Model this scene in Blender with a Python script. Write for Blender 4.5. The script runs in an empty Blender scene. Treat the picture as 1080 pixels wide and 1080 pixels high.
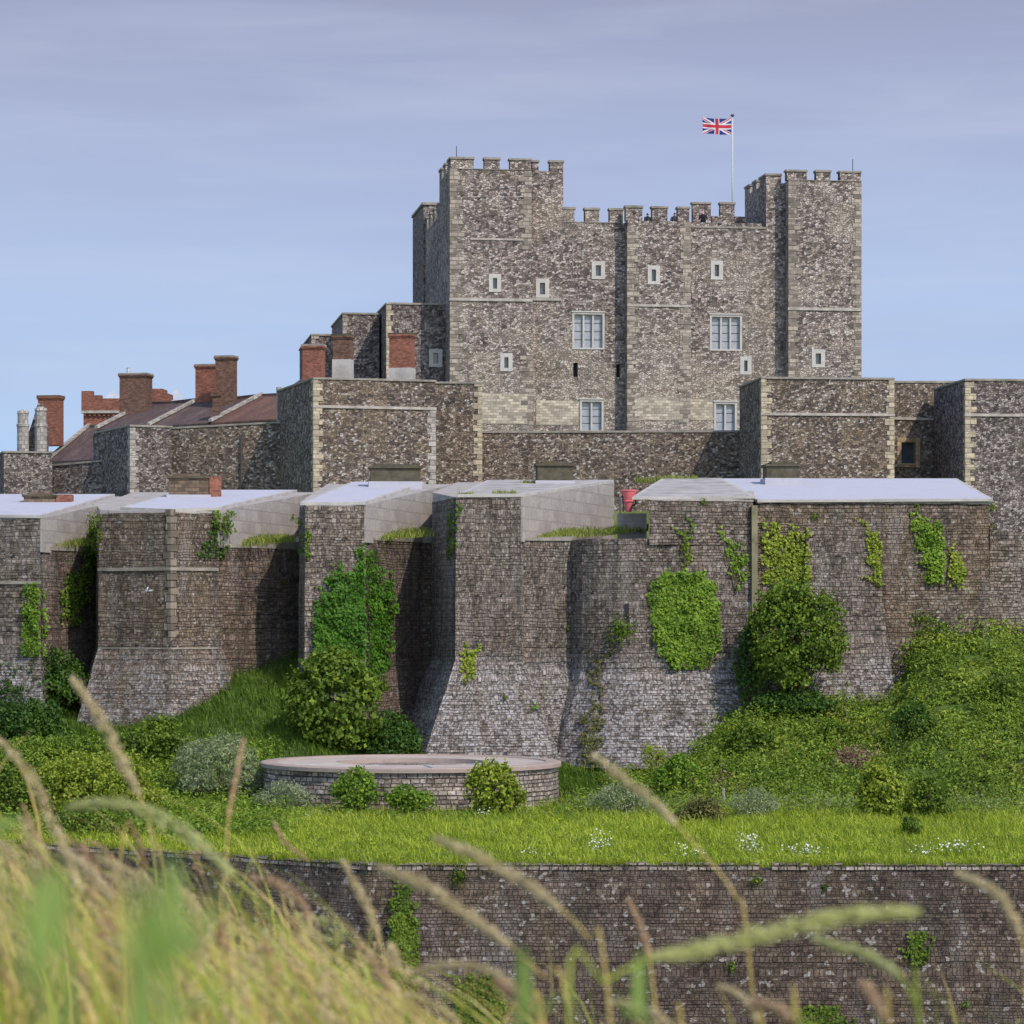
import bpy, math, random
import numpy as np
from mathutils import Vector
from mathutils.bvhtree import BVHTree

random.seed(7)
rng = np.random.default_rng(7)
SC = bpy.context.scene
COL = SC.collection

# ------------------------------------------------------------------ camera
FP = 3188.0          # focal length in pixels of a 1080 pixel wide picture
CX, HZ = 540.0, 650.0


def X(px, Y): return (px - CX) * Y / FP
def Z(py, Y): return (HZ - py) * Y / FP
def W(px, py, Y): return (X(px, Y), Y, Z(py, Y))


cam = bpy.data.cameras.new('camera')
cam.sensor_width = 36
cam.lens = 36 * FP / 1080
cam.shift_y = (HZ - 540) / 1080
cam.clip_start = 0.1
cam.clip_end = 6000
cam.dof.use_dof = True
cam.dof.focus_distance = 165
cam.dof.aperture_fstop = 11.0
camo = bpy.data.objects.new('camera', cam)
camo.rotation_euler = (math.radians(90), 0, 0)
COL.objects.link(camo)
SC.camera = camo

# ------------------------------------------------------------------ light
SUN_AZ, SUN_EL = 39.0, 47.0      # degrees to the right of straight behind the camera, and up
S = Vector((math.sin(math.radians(SUN_AZ)) * math.cos(math.radians(SUN_EL)),
            -math.cos(math.radians(SUN_AZ)) * math.cos(math.radians(SUN_EL)),
            math.sin(math.radians(SUN_EL))))
sun = bpy.data.lights.new('sun', 'SUN')
sun.energy = 2.1
sun.angle = math.radians(0.6)
sun.color = (1.0, 0.92, 0.80)
suno = bpy.data.objects.new('sun', sun)
suno.rotation_euler = S.to_track_quat('Z', 'Y').to_euler()
COL.objects.link(suno)

SC.view_settings.view_transform = 'Standard'
SC.view_settings.look = 'None'
SC.view_settings.gamma = 1
SC.view_settings.exposure = 0.95
SC.cycles.use_denoising = True

world = bpy.data.worlds.new('World')
SC.world = world
world.use_nodes = True
wn = world.node_tree
wn.nodes.clear()


def node(nt, kind, loc=None, **kw):
    n = nt.nodes.new(kind)
    for k, v in kw.items():
        setattr(n, k, v)
    return n


def put(nt, sock, v):
    if isinstance(v, bpy.types.NodeSocket):
        nt.links.new(v, sock)
    elif v is not None:
        if isinstance(v, (tuple, list)) and sock.type == 'RGBA' and len(v) == 3:
            v = (*v, 1)
        sock.default_value = v


def math_(nt, op, a, b=None, c=None, clamp=False):
    n = node(nt, 'ShaderNodeMath', operation=op, use_clamp=clamp)
    put(nt, n.inputs[0], a)
    if b is not None: put(nt, n.inputs[1], b)
    if c is not None: put(nt, n.inputs[2], c)
    return n.outputs[0]


def mix(nt, fac, a, b, mode='MIX'):
    n = node(nt, 'ShaderNodeMix', data_type='RGBA', blend_type=mode)
    n.clamp_factor = True
    put(nt, n.inputs[0], fac)
    put(nt, n.inputs[6], a)
    put(nt, n.inputs[7], b)
    return n.outputs[2]


def ramp(nt, fac, stops, interp='LINEAR'):
    n = node(nt, 'ShaderNodeValToRGB')
    cr = n.color_ramp
    cr.interpolation = interp
    while len(cr.elements) < len(stops):
        cr.elements.new(0.5)
    for e, (p, c) in zip(cr.elements, stops):
        e.position = p
        e.color = (*c, 1) if len(c) == 3 else c
    put(nt, n.inputs[0], fac)
    return n.outputs[0]


def noise(nt, vec, scale, detail=3, rough=0.6, dist=0.0, out=0):
    n = node(nt, 'ShaderNodeTexNoise')
    put(nt, n.inputs['Vector'], vec)
    n.inputs['Scale'].default_value = scale
    n.inputs['Detail'].default_value = detail
    n.inputs['Roughness'].default_value = rough
    n.inputs['Distortion'].default_value = dist
    return n.outputs[out]


def vmap(nt, vec, scale=(1, 1, 1), loc=(0, 0, 0), rot=(0, 0, 0)):
    n = node(nt, 'ShaderNodeMapping')
    put(nt, n.inputs[0], vec)
    n.inputs['Location'].default_value = loc
    n.inputs['Rotation'].default_value = rot
    n.inputs['Scale'].default_value = scale
    return n.outputs[0]


def mrange(nt, v, a, b, c=0.0, d=1.0):
    n = node(nt, 'ShaderNodeMapRange')
    put(nt, n.inputs[0], v)
    for i, q in enumerate((a, b, c, d)):
        n.inputs[i + 1].default_value = q
    return n.outputs[0]


# the sky: Nishita daylight above, thin mauve veil of high cloud low over the castle
SKYS = 0.15
sky = node(wn, 'ShaderNodeTexSky', sky_type='NISHITA', sun_disc=False)
sky.sun_elevation = math.radians(SUN_EL)
sky.sun_rotation = math.atan2(S.x, S.y)
sky.air_density = 1.0
sky.dust_density = 0.6
sky.ozone_density = 1.5
tc = node(wn, 'ShaderNodeTexCoord')
sep = node(wn, 'ShaderNodeSeparateXYZ')
wn.links.new(tc.outputs['Generated'], sep.inputs[0])
el = sep.outputs[2]
low = ramp(wn, mrange(wn, el, 0.0, 0.24), [
    (0.0, (.50, .69, .92)), (0.22, (.46, .635, .90)), (0.45, (.455, .575, .83)),
    (0.66, (.41, .475, .685)), (0.85, (.335, .37, .535)), (1.0, (.285, .31, .455))])
cl = noise(wn, vmap(wn, tc.outputs['Generated'], (5, 5, 42), rot=(0, math.radians(1.5), 0)), 1.6, 5, 0.55, 0.4)
cl = mrange(wn, cl, 0.42, 0.72)
low = mix(wn, math_(wn, 'MULTIPLY', cl, 0.36), low, (.55, .62, .80))
cl2 = noise(wn, vmap(wn, tc.outputs['Generated'], (3, 3, 16), loc=(3, 1, 0)), 2.2, 3, 0.5, 0.2)
low = mix(wn, math_(wn, 'MULTIPLY', mrange(wn, cl2, 0.45, 0.75), 0.30), low, (.33, .37, .60))
vm = node(wn, 'ShaderNodeVectorMath', operation='SCALE')
wn.links.new(low, vm.inputs[0])
vm.inputs['Scale'].default_value = 1.0 / (SKYS * 2 ** SC.view_settings.exposure)
# the veil lies over the quarter of sky beyond the castle; behind the camera the sky is open and bright
veil = math_(wn, 'MULTIPLY', mrange(wn, el, 0.24, 0.5, 1.0, 0.0), mrange(wn, sep.outputs[1], 0.0, 0.55, 0.0, 1.0))
skymix = mix(wn, veil, sky.outputs[0], vm.outputs[0])
bg = node(wn, 'ShaderNodeBackground')
wn.links.new(skymix, bg.inputs[0])
bg.inputs[1].default_value = SKYS
wo = node(wn, 'ShaderNodeOutputWorld')
wn.links.new(bg.outputs[0], wo.inputs[0])


# ------------------------------------------------------------------ materials
def new_mat(name):
    m = bpy.data.materials.new(name)
    m.use_nodes = True
    nt = m.node_tree
    bsdf = nt.nodes['Principled BSDF']
    bsdf.inputs['Specular IOR Level'].default_value = 0.2
    bsdf.inputs['Roughness'].default_value = 0.9
    return m, nt, bsdf


def bump(nt, bsdf, h, strength=0.5, dist=0.05):
    b = node(nt, 'ShaderNodeBump')
    b.inputs['Strength'].default_value = strength
    b.inputs['Distance'].default_value = dist
    put(nt, b.inputs['Height'], h)
    nt.links.new(b.outputs[0], bsdf.inputs['Normal'])


def uvv(nt): return node(nt, 'ShaderNodeTexCoord').outputs['UV']
def posn(nt): return node(nt, 'ShaderNodeNewGeometry').outputs['Position']


def wobble(nt, vec, scale, amt):
    c = noise(nt, vec, scale, 2, 0.5, out=1)
    s = node(nt, 'ShaderNodeVectorMath', operation='SUBTRACT')
    nt.links.new(c, s.inputs[0]); s.inputs[1].default_value = (.5, .5, .5)
    k = node(nt, 'ShaderNodeVectorMath', operation='SCALE')
    nt.links.new(s.outputs[0], k.inputs[0]); k.inputs['Scale'].default_value = amt
    a = node(nt, 'ShaderNodeVectorMath', operation='ADD')
    put(nt, a.inputs[0], vec); nt.links.new(k.outputs[0], a.inputs[1])
    return a.outputs[0]


def voro(nt, vec, scale, feature='F1', rnd=1.0):
    n = node(nt, 'ShaderNodeTexVoronoi', feature=feature, voronoi_dimensions='2D')
    put(nt, n.inputs['Vector'], vec)
    n.inputs['Scale'].default_value = scale
    n.inputs['Randomness'].default_value = rnd
    return n


def r_of(nt, col):
    s = node(nt, 'ShaderNodeSeparateColor')
    nt.links.new(col, s.inputs[0])
    return s.outputs[0], s.outputs[1], s.outputs[2]


def streaks(nt, uv, sx=1.1, sy=0.07, lo=0.5, hi=0.75):
    return mrange(nt, noise(nt, vmap(nt, uv, (sx, sy, 1)), 1.0, 4, 0.6), lo, hi)


def rubble(name, stops, scale=2.4, mortar=(.30, .27, .245), mw=0.05, warm=(.20, .145, .09), warm_amt=.45,
           dark_streak=0.35, mul=1.0, aspect=1.45, pale=0.0):
    """random flint and stone rubble, laid roughly in rows"""
    m, nt, b = new_mat(name)
    uv = uvv(nt)
    wb = wobble(nt, uv, 2.5, 0.12)
    u2 = vmap(nt, wb, (1, aspect, 1))
    v1 = voro(nt, u2, scale * 2.1)
    ve = voro(nt, u2, scale * 2.1, 'DISTANCE_TO_EDGE')
    r, g, bl = r_of(nt, v1.outputs['Color'])
    vb = voro(nt, vmap(nt, wb, (.8, aspect, 1), loc=(3, 7, 0)), scale * .8)
    rb, gb, _ = r_of(nt, vb.outputs['Color'])
    big = noise(nt, uv, 0.20, 5, 0.65)
    k = math_(nt, 'ADD', math_(nt, 'MULTIPLY', r, .86), math_(nt, 'MULTIPLY', rb, .14))
    k = math_(nt, 'ADD', k, math_(nt, 'MULTIPLY', math_(nt, 'SUBTRACT', big, 0.5), 0.55))
    c = ramp(nt, k, stops)
    fine = noise(nt, uv, 11, 4, 0.75)
    c = mix(nt, 0.55, c, ramp(nt, fine, [(0.3, (.3, .3, .3)), (0.65, (1, 1, 1))]), 'MULTIPLY')
    c = mix(nt, mrange(nt, ve.outputs['Distance'], mw * 0.5, mw * 1.3, .85, 0), c, mix(nt, fine, mortar, tuple(q * .55 for q in mortar)))
    w = mrange(nt, noise(nt, uv, 0.35, 5, 0.7), 0.45, 0.72)
    c = mix(nt, math_(nt, 'MULTIPLY', w, warm_amt), c, mix(nt, r, warm, tuple(q * 1.9 for q in warm)))
    # scattered very pale and very dark flints
    c = mix(nt, math_(nt, 'MULTIPLY', math_(nt, 'GREATER_THAN', g, .93), .75), c, (.48, .43, .39))
    c = mix(nt, math_(nt, 'MULTIPLY', math_(nt, 'LESS_THAN', g, .08), .6), c, (.03, .027, .03))
    if pale:
        zz = node(nt, 'ShaderNodeSeparateXYZ')
        nt.links.new(posn(nt), zz.inputs[0])
        pz = noise(nt, vmap(nt, uv, (1, 1.2, 1), loc=(9, 4, 0)), 0.16, 5, 0.72)
        pz = math_(nt, 'ADD', pz, mrange(nt, zz.outputs[2], 24, 14, 0, .17))
        pz = mrange(nt, pz, 0.49, 0.66)
        c = mix(nt, math_(nt, 'MULTIPLY', pz, pale), c, mix(nt, r, (.25, .205, .16), (.50, .43, .35)))
    st = streaks(nt, uv)
    c = mix(nt, math_(nt, 'MULTIPLY', st, dark_streak), c, (.05, .045, .045), 'MIX')
    if mul != 1.0:
        c = mix(nt, 1.0, c, (mul, mul, mul), 'MULTIPLY')
    nt.links.new(c, b.inputs['Base Color'])
    h = math_(nt, 'ADD', math_(nt, 'MULTIPLY', mrange(nt, ve.outputs['Distance'], 0, 0.16), 1.0),
              math_(nt, 'MULTIPLY', math_(nt, 'ADD', r, fine), 0.45))
    bump(nt, b, h, 0.9, 0.08)
    return m


def coursed(name, stops, row=.155, wid=.27, mortar=(.05, .043, .04), white=0.0, zlo=-7.0, zhi=-2.0, streak=.5,
            moss=0.0, warm_amt=.3, warm=(.16, .11, .065), wob=.14, mort=.02, jw=.55, lich=.5, top=0.0):
    """roughly squared stone in courses, weather streaks, pale lichened stones low down"""
    m, nt, b = new_mat(name)
    uv = uvv(nt)
    u1 = wobble(nt, uv, .55, wob * 1.6)
    u2 = wobble(nt, u1, 3.0, .06)
    sp_ = node(nt, 'ShaderNodeSeparateXYZ')
    nt.links.new(u2, sp_.inputs[0])
    uu, vv = sp_.outputs[0], sp_.outputs[1]
    # courses of uneven height, stones of uneven length
    rv = math_(nt, 'DIVIDE', vv, row)
    nn_ = node(nt, 'ShaderNodeTexNoise', noise_dimensions='1D')
    nt.links.new(rv, nn_.inputs['W']); nn_.inputs['Scale'].default_value = .45; nn_.inputs['Detail'].default_value = 1
    rv = math_(nt, 'ADD', rv, math_(nt, 'MULTIPLY', nn_.outputs[0], 2.2))
    ri, rf = math_(nt, 'FLOOR', rv), math_(nt, 'FRACT', rv)
    wnz = node(nt, 'ShaderNodeTexWhiteNoise', noise_dimensions='1D')
    nt.links.new(ri, wnz.inputs['W'])
    w1 = math_(nt, 'ADD', math_(nt, 'DIVIDE', uu, wid), math_(nt, 'MULTIPLY', wnz.outputs['Value'], 331.7))
    vo = node(nt, 'ShaderNodeTexVoronoi', voronoi_dimensions='1D', feature='F1')
    nt.links.new(w1, vo.inputs['W']); vo.inputs['Scale'].default_value = 1
    ve = node(nt, 'ShaderNodeTexVoronoi', voronoi_dimensions='1D', feature='DISTANCE_TO_EDGE')
    nt.links.new(w1, ve.inputs['W']); ve.inputs['Scale'].default_value = 1
    eh = math_(nt, 'MULTIPLY', math_(nt, 'MINIMUM', rf, math_(nt, 'SUBTRACT', 1.0, rf)), row)
    ev = math_(nt, 'MULTIPLY', ve.outputs['Distance'], wid)
    edge = math_(nt, 'MINIMUM', eh, ev)
    joint = mrange(nt, edge, mort * .35, mort * 1.3, 1, 0)
    rr, _, _ = r_of(nt, vo.outputs['Color'])
    vc = voro(nt, vmap(nt, u2, (1, 1.7, 1)), 3.4)
    v, g, bl = r_of(nt, vc.outputs['Color'])
    vs = voro(nt, vmap(nt, u2, (1, 1.4, 1)), 6.5)
    sr, sg, sb = r_of(nt, vs.outputs['Color'])
    big = noise(nt, uv, 0.22, 5, 0.68)
    k = math_(nt, 'ADD', math_(nt, 'MULTIPLY', rr, .44), math_(nt, 'ADD', math_(nt, 'MULTIPLY', v, .26), math_(nt, 'MULTIPLY', sr, .30)))
    k = math_(nt, 'ADD', k, math_(nt, 'MULTIPLY', math_(nt, 'SUBTRACT', big, 0.5), 1.0))
    c = ramp(nt, k, stops)
    fine = noise(nt, uv, 9, 5, 0.8)
    c = mix(nt, 0.65, c, ramp(nt, fine, [(0.32, (.25, .25, .25)), (0.66, (1, 1, 1))]), 'MULTIPLY')
    w = mrange(nt, noise(nt, vmap(nt, uv, (1, .45, 1)), 0.45, 5, 0.7), 0.46, 0.72)
    c = mix(nt, math_(nt, 'MULTIPLY', w, warm_amt), c, mix(nt, v, warm, tuple(q * 1.8 for q in warm)))
    # pale run-down patches and dark rain streaks
    pr = mrange(nt, noise(nt, vmap(nt, uv, (.7, .16, 1), loc=(2, 8, 0)), 1.0, 5, 0.7), .52, .74)
    c = mix(nt, math_(nt, 'MULTIPLY', pr, .62), c, mix(nt, fine, (.17, .15, .15), (.46, .41, .40)))
    st = streaks(nt, uv, .8, .05, .46, .66)
    st2 = streaks(nt, uv, 2.2, .12, .52, .72)
    c = mix(nt, math_(nt, 'MULTIPLY', math_(nt, 'MAXIMUM', st, st2), streak), c, mix(nt, sr, (.022, .02, .022), (.07, .06, .056)))
    c = mix(nt, math_(nt, 'MULTIPLY', joint, jw), c, mortar)
    z = node(nt, 'ShaderNodeSeparateXYZ')
    nt.links.new(posn(nt), z.inputs[0])
    spots = math_(nt, 'GREATER_THAN', sg, 0.955)
    c = mix(nt, math_(nt, 'MULTIPLY', spots, math_(nt, 'MULTIPLY', fine, lich * 1.6)), c, (.48, .44, .41))
    if white:
        lowm = mrange(nt, z.outputs[2], zlo, zhi, 1, 0)
        nz = mrange(nt, noise(nt, uv, 0.45, 5, 0.75), 0.36, 0.56)
        sp = math_(nt, 'GREATER_THAN', sb, 0.64)
        a = math_(nt, 'MULTIPLY', math_(nt, 'MULTIPLY', lowm, nz), math_(nt, 'MULTIPLY', sp, white), clamp=True)
        c = mix(nt, math_(nt, 'MULTIPLY', a, mrange(nt, fine, .35, .6)), c, (.68, .64, .65))
        a2 = math_(nt, 'MULTIPLY', math_(nt, 'MULTIPLY', lowm, nz), .5 * white)
        c = mix(nt, a2, c, mix(nt, rr, (.085, .072, .07), (.34, .305, .30)))
    if moss:
        ms = mrange(nt, noise(nt, vmap(nt, uv, (1, .3, 1), loc=(5, 2, 0)), 0.5, 5, .75), .52, .70)
        c = mix(nt, math_(nt, 'MULTIPLY', ms, moss), c, mix(nt, sr, (.045, .05, .018), (.11, .115, .04)))
    nt.links.new(c, b.inputs['Base Color'])
    h = math_(nt, 'ADD', math_(nt, 'MULTIPLY', joint, -.9), math_(nt, 'MULTIPLY', math_(nt, 'ADD', rr, math_(nt, 'ADD', fine, sr)), .6))
    bump(nt, b, h, 1.0, 0.10)
    return m


KEEP_ST = [(0.0, (.065, .053, .054)), (0.25, (.145, .11, .103)), (0.5, (.245, .192, .176)), (0.75, (.365, .298, .275)), (1.0, (.55, .48, .45))]
BAI_ST = [(0.0, (.055, .041, .036)), (0.3, (.125, .092, .075)), (0.55, (.20, .15, .12)), (0.8, (.30, .235, .19)), (1.0, (.45, .38, .32))]
BAS_ST = [(0.0, (.05, .04, .036)), (0.28, (.145, .112, .094)), (0.55, (.285, .222, .185)), (0.8, (.42, .34, .29)), (1.0, (.60, .52, .46))]
BROWN_ST = [(0.0, (.045, .033, .026)), (0.28, (.125, .09, .069)), (0.55, (.235, .17, .127)), (0.8, (.35, .265, .20)), (1.0, (.54, .45, .37))]
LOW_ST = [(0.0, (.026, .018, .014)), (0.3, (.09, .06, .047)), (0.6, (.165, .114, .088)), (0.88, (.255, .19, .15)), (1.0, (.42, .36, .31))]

M = {}
M['keep'] = rubble('keep_flint', KEEP_ST, 2.1, warm_amt=.32, dark_streak=.24, pale=.62)
M['keep_low'] = rubble('keep_flint_pale', [(p, tuple(min(1, q * 1.18) for q in c)) for p, c in KEEP_ST], 2.0, warm=(.26, .20, .12), warm_amt=.4, dark_streak=.2)
M['bailey'] = rubble('bailey_flint', BAI_ST, 2.6, warm_amt=.5, dark_streak=.30, mortar=(.23, .20, .175))
M['bailey_grey'] = rubble('bailey_grey_flint', KEEP_ST, 2.6, warm_amt=.2, dark_streak=.3, mortar=(.24, .22, .205), mul=.82)
M['bastion'] = coursed('bastion_stone', BAS_ST, white=1.0, zlo=-2.9, zhi=-1.7, jw=.34, streak=.55, moss=.3)
M['bastion_brown'] = coursed('bastion_brown_stone', BROWN_ST, white=.55, zlo=-3.0, zhi=-1.0, jw=.34, streak=.52, moss=.35, warm_amt=.65, row=.145)
M['recess'] = coursed('dirt_and_shade_recess_stone', [(p, tuple(q * 1.35 for q in c)) for p, c in LOW_ST], streak=.6, moss=.45, warm_amt=.4, row=.145, lich=.25)  # stone darkened for dirt and for the shade that falls in the recesses
M['lower'] = coursed('lower_wall_stone', LOW_ST, row=.115, wid=.17, streak=.4, moss=.2, warm_amt=.3, mort=.014, wob=.10, lich=.6, jw=.55)
M['platform_wall'] = coursed('platform_wall_stone', [(p, tuple(q * 1.5 for q in c)) for p, c in BAS_ST], row=.2, wid=.36, streak=.25, mort=.022, wob=.05, jw=.8, lich=.3)


def plain(name, col, var=.25, nscale=2.0, rough=.9, spec=.2, bumps=.2, stain=None, stain_amt=.0, streak=0.0, fine_scale=14):
    m, nt, b = new_mat(name)
    uv = uvv(nt)
    n1 = noise(nt, uv, nscale, 5, .65)
    n2 = noise(nt, uv, fine_scale, 3, .6)
    c = mix(nt, mrange(nt, n1, .3, .7), tuple(q * (1 - var) for q in col), tuple(min(1, q * (1 + var)) for q in col))
    c = mix(nt, .35, c, ramp(nt, n2, [(0.3, (.55, .55, .55)), (.7, (1, 1, 1))]), 'MULTIPLY')
    if stain:
        c = mix(nt, math_(nt, 'MULTIPLY', mrange(nt, noise(nt, uv, .6, 5, .7), .48, .7), stain_amt), c, stain)
    if streak:
        c = mix(nt, math_(nt, 'MULTIPLY', streaks(nt, uv, 1.6, .15), streak), c, (.06, .055, .055))
    nt.links.new(c, b.inputs['Base Color'])
    b.inputs['Roughness'].default_value = rough
    b.inputs['Specular IOR Level'].default_value = spec
    bump(nt, b, math_(nt, 'ADD', n1, n2), bumps, .03)
    return m


def blocks(name, col, row=.33, wid=.5, var=.35, mortar=.6, rough=.9):
    """dressed stone or brick with per-block colour"""
    m, nt, b = new_mat(name)
    uv = wobble(nt, uvv(nt), 1.5, .03)
    br = node(nt, 'ShaderNodeTexBrick')
    put(nt, br.inputs['Vector'], uv)
    br.inputs['Color1'].default_value = (*[q * (1 - var) for q in col], 1)
    br.inputs['Color2'].default_value = (*[min(1, q * (1 + var)) for q in col], 1)
    br.inputs['Mortar'].default_value = (*[q * mortar for q in col], 1)
    br.inputs['Scale'].default_value = 1
    br.inputs['Mortar Size'].default_value = row * .07
    br.inputs['Brick Width'].default_value = wid
    br.inputs['Row Height'].default_value = row
    f = noise(nt, uv, 5, 4, .7)
    c = mix(nt, .55, br.outputs['Color'], ramp(nt, f, [(0.25, (.4, .38, .36)), (.7, (1, 1, 1))]), 'MULTIPLY')
    big = mrange(nt, noise(nt, uv, .8, 4, .6), .5, .75)
    c = mix(nt, math_(nt, 'MULTIPLY', big, .5), c, tuple(q * .45 for q in col))
    nt.links.new(c, b.inputs['Base Color'])
    b.inputs['Roughness'].default_value = rough
    bump(nt, b, math_(nt, 'ADD', math_(nt, 'MULTIPLY', br.outputs['Fac'], -1), f), .5, .03)
    return m


M['ashlar'] = blocks('cream_ashlar', (.44, .365, .265), .3, .5, .3)
M['ashlar_grey'] = blocks('grey_ashlar', (.36, .32, .29), .3, .5, .3)
M['quoin_keep'] = blocks('weathered_keep_quoins', (.285, .24, .20), .3, .5, .5)
M['band'] = blocks('pale_chalk_band', (.42, .36, .285), .2, .42, .35)
M['coping'] = plain('coping_stone', (.25, .22, .19), .3, 2, stain=(.10, .09, .06), stain_amt=.6)
M['string'] = plain('string_course_stone', (.36, .32, .28), .3, 2, stain=(.12, .10, .08), stain_amt=.5)
M['concrete'] = blocks('rendered_blockwork', (.36, .32, .295), .62, 1.15, .09, .86)
M['string_old'] = plain('weathered_string_course', (.25, .22, .18), .35, 1.6, stain=(.09, .08, .055), stain_amt=.7)
M['concrete_pale'] = plain('pale_cement', (.38, .35, .33), .25, .9, stain=(.25, .22, .2), stain_amt=.5)
M['roof_white'] = plain('white_roof_coating', (.40, .385, .435), .05, .6, rough=.75, stain=(.27, .255, .275), stain_amt=.55, bumps=.08)
M['roof_grey'] = plain('grey_roof_cement', (.33, .30, .285), .3, .8, stain=(.15, .135, .10), stain_amt=.75)
M['brick'] = blocks('red_brick', (.24, .098, .068), .085, .23, .35, .8)
M['brick_dark'] = blocks('brown_brick', (.15, .085, .062), .085, .23, .4, .8)
M['stone_chim'] = blocks('chimney_stone', (.15, .105, .075), .2, .38, .4, .6)
M['moss_stone'] = plain('mossy_stone', (.085, .072, .05), .45, 2.5, stain=(.05, .05, .02), stain_amt=.6)
M['platform_top'] = plain('platform_pink_concrete', (.40, .33, .29), .14, .5, stain=(.25, .205, .18), stain_amt=.5)
M['platform_rim'] = plain('platform_rim_concrete', (.33, .25, .215), .2, 1.2, stain=(.18, .13, .11), stain_amt=.6)
M['lead'] = plain('leaded_glazing', (.27, .285, .315), .2, 3, rough=.4, spec=.5)
M['glass'] = plain('dark_window_glass', (.05, .06, .075), .3, 2, rough=.2, spec=.6, bumps=.05)
M['win_stone'] = plain('window_stone', (.42, .39, .36), .15, 2)
M['win_ochre'] = blocks('ochre_window_stone', (.36, .26, .15), .3, .4, .3)
M['dark'] = plain('painted_void_darkness', (.03, .03, .032), .2)  # near-black colour painting the unlit inside of slits and loophole
M['metal'] = plain('grey_painted_metal', (.42, .43, .45), .1, rough=.5, spec=.4)
M['metal_dark'] = plain('dark_iron', (.07, .065, .06), .2, rough=.6)
M['wood'] = plain('weathered_wood', (.26, .22, .19), .3, 5)
M['red_plastic'] = plain('red_plastic', (.75, .16, .17), .1, 2, rough=.5, spec=.4)
M['black_rubber'] = plain('black_strap', (.02, .02, .02), .1)
M['lantern'] = plain('dull_white_sheet', (.36, .38, .42), .1)
M['white_paint'] = plain('white_paint', (.42, .43, .44), .08, rough=.6)


def tiles(name, cols):
    m, nt, b = new_mat(name)
    uv = uvv(nt)
    br = node(nt, 'ShaderNodeTexBrick')
    put(nt, br.inputs['Vector'], uv)
    br.inputs['Color1'].default_value = (0, 0, 0, 1)
    br.inputs['Color2'].default_value = (1, 1, 1, 1)
    br.inputs['Mortar'].default_value = (0, 0, 0, 1)
    br.inputs['Scale'].default_value = 1
    br.inputs['Mortar Size'].default_value = .018
    br.inputs['Brick Width'].default_value = .2
    br.inputs['Row Height'].default_value = .22
    r, _, _ = r_of(nt, br.outputs['Color'])
    big = noise(nt, vmap(nt, uv, (1, .5, 1)), .7, 5, .7)
    k = math_(nt, 'ADD', math_(nt, 'MULTIPLY', r, .3), mrange(nt, big, .3, .7, 0, .75))
    c = ramp(nt, k, [(0, cols[0]), (.5, cols[1]), (1, cols[2])])
    li = mrange(nt, noise(nt, uv, 3.5, 4, .7), .58, .7)
    c = mix(nt, math_(nt, 'MULTIPLY', li, .5), c, (.24, .20, .17))
    c = mix(nt, math_(nt, 'MULTIPLY', streaks(nt, uv, 1.5, .12, .45, .65), .45), c, (.05, .035, .035))
    c = mix(nt, math_(nt, 'MULTIPLY', br.outputs['Fac'], .8), c, (.02, .015, .015))
    nt.links.new(c, b.inputs['Base Color'])
    bump(nt, b, br.outputs['Fac'], -.8, .04)
    return m


M['tiles'] = tiles('brown_roof_tiles', [(.055, .035, .033), (.10, .065, .06), (.17, .115, .10)])
M['tiles_red'] = tiles('red_roof_tiles', [(.085, .05, .042), (.15, .075, .055), (.25, .12, .08)])


def leafmat(name, c0, c1, c2, trans=.35, nscale=.8, rough=.6, spec=.25):
    m, nt, b = new_mat(name)
    g = node(nt, 'ShaderNodeNewGeometry')
    r = g.outputs['Random Per Island']
    n1 = noise(nt, g.outputs['Position'], nscale, 3, .6)
    k = math_(nt, 'ADD', math_(nt, 'MULTIPLY', r, .55), mrange(nt, n1, .3, .7, 0, .45))
    c = ramp(nt, k, [(0.05, c0), (.5, c1), (.95, c2)])
    nt.links.new(c, b.inputs['Base Color'])
    b.inputs['Roughness'].default_value = rough
    b.inputs['Specular IOR Level'].default_value = spec
    tr = node(nt, 'ShaderNodeBsdfTranslucent')
    nt.links.new(c, tr.inputs[0])
    ms = node(nt, 'ShaderNodeMixShader')
    ms.inputs[0].default_value = trans
    nt.links.new(b.outputs[0], ms.inputs[1])
    nt.links.new(tr.outputs[0], ms.inputs[2])
    nt.links.new(ms.outputs[0], nt.nodes['Material Output'].inputs[0])
    return m


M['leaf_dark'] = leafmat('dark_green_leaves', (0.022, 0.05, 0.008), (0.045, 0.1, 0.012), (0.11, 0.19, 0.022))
M['leaf_mid'] = leafmat('green_leaves', (.05, .085, .01), (.105, .17, .016), (.23, .30, .03))
M['leaf_ivy'] = leafmat('bright_ivy_leaves', (0.075, 0.135, 0.012), (0.15, 0.25, 0.022), (0.27, 0.38, 0.04))
M['leaf_vivid'] = leafmat('deep_ivy_leaves', (0.03, 0.085, 0.008), (0.065, 0.165, 0.012), (0.13, 0.26, 0.02))
M['leaf_yel'] = leafmat('yellow_green_leaves', (0.11, 0.15, 0.012), (0.23, 0.29, 0.025), (0.38, 0.42, 0.06))
M['leaf_pale'] = leafmat('pale_grey_green_leaves', (0.11, 0.14, 0.05), (0.22, 0.26, 0.12), (0.42, 0.46, 0.27))
M['leaf_olive'] = leafmat('olive_brown_leaves', (.06, .06, .02), (.13, .13, .035), (.22, .19, .06))
M['grass'] = leafmat('terrace_grass_blades', (.12, .165, .012), (.295, .36, .022), (.50, .53, .07), nscale=.25)
M['bank'] = leafmat('bank_vegetation', (.06, .10, .012), (.145, .225, .02), (.28, .37, .05), nscale=.35)
M['bank_dark'] = leafmat('bank_dark_grass', (.04, .075, .01), (.085, .15, .014), (.19, .26, .03), nscale=.5)
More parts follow.
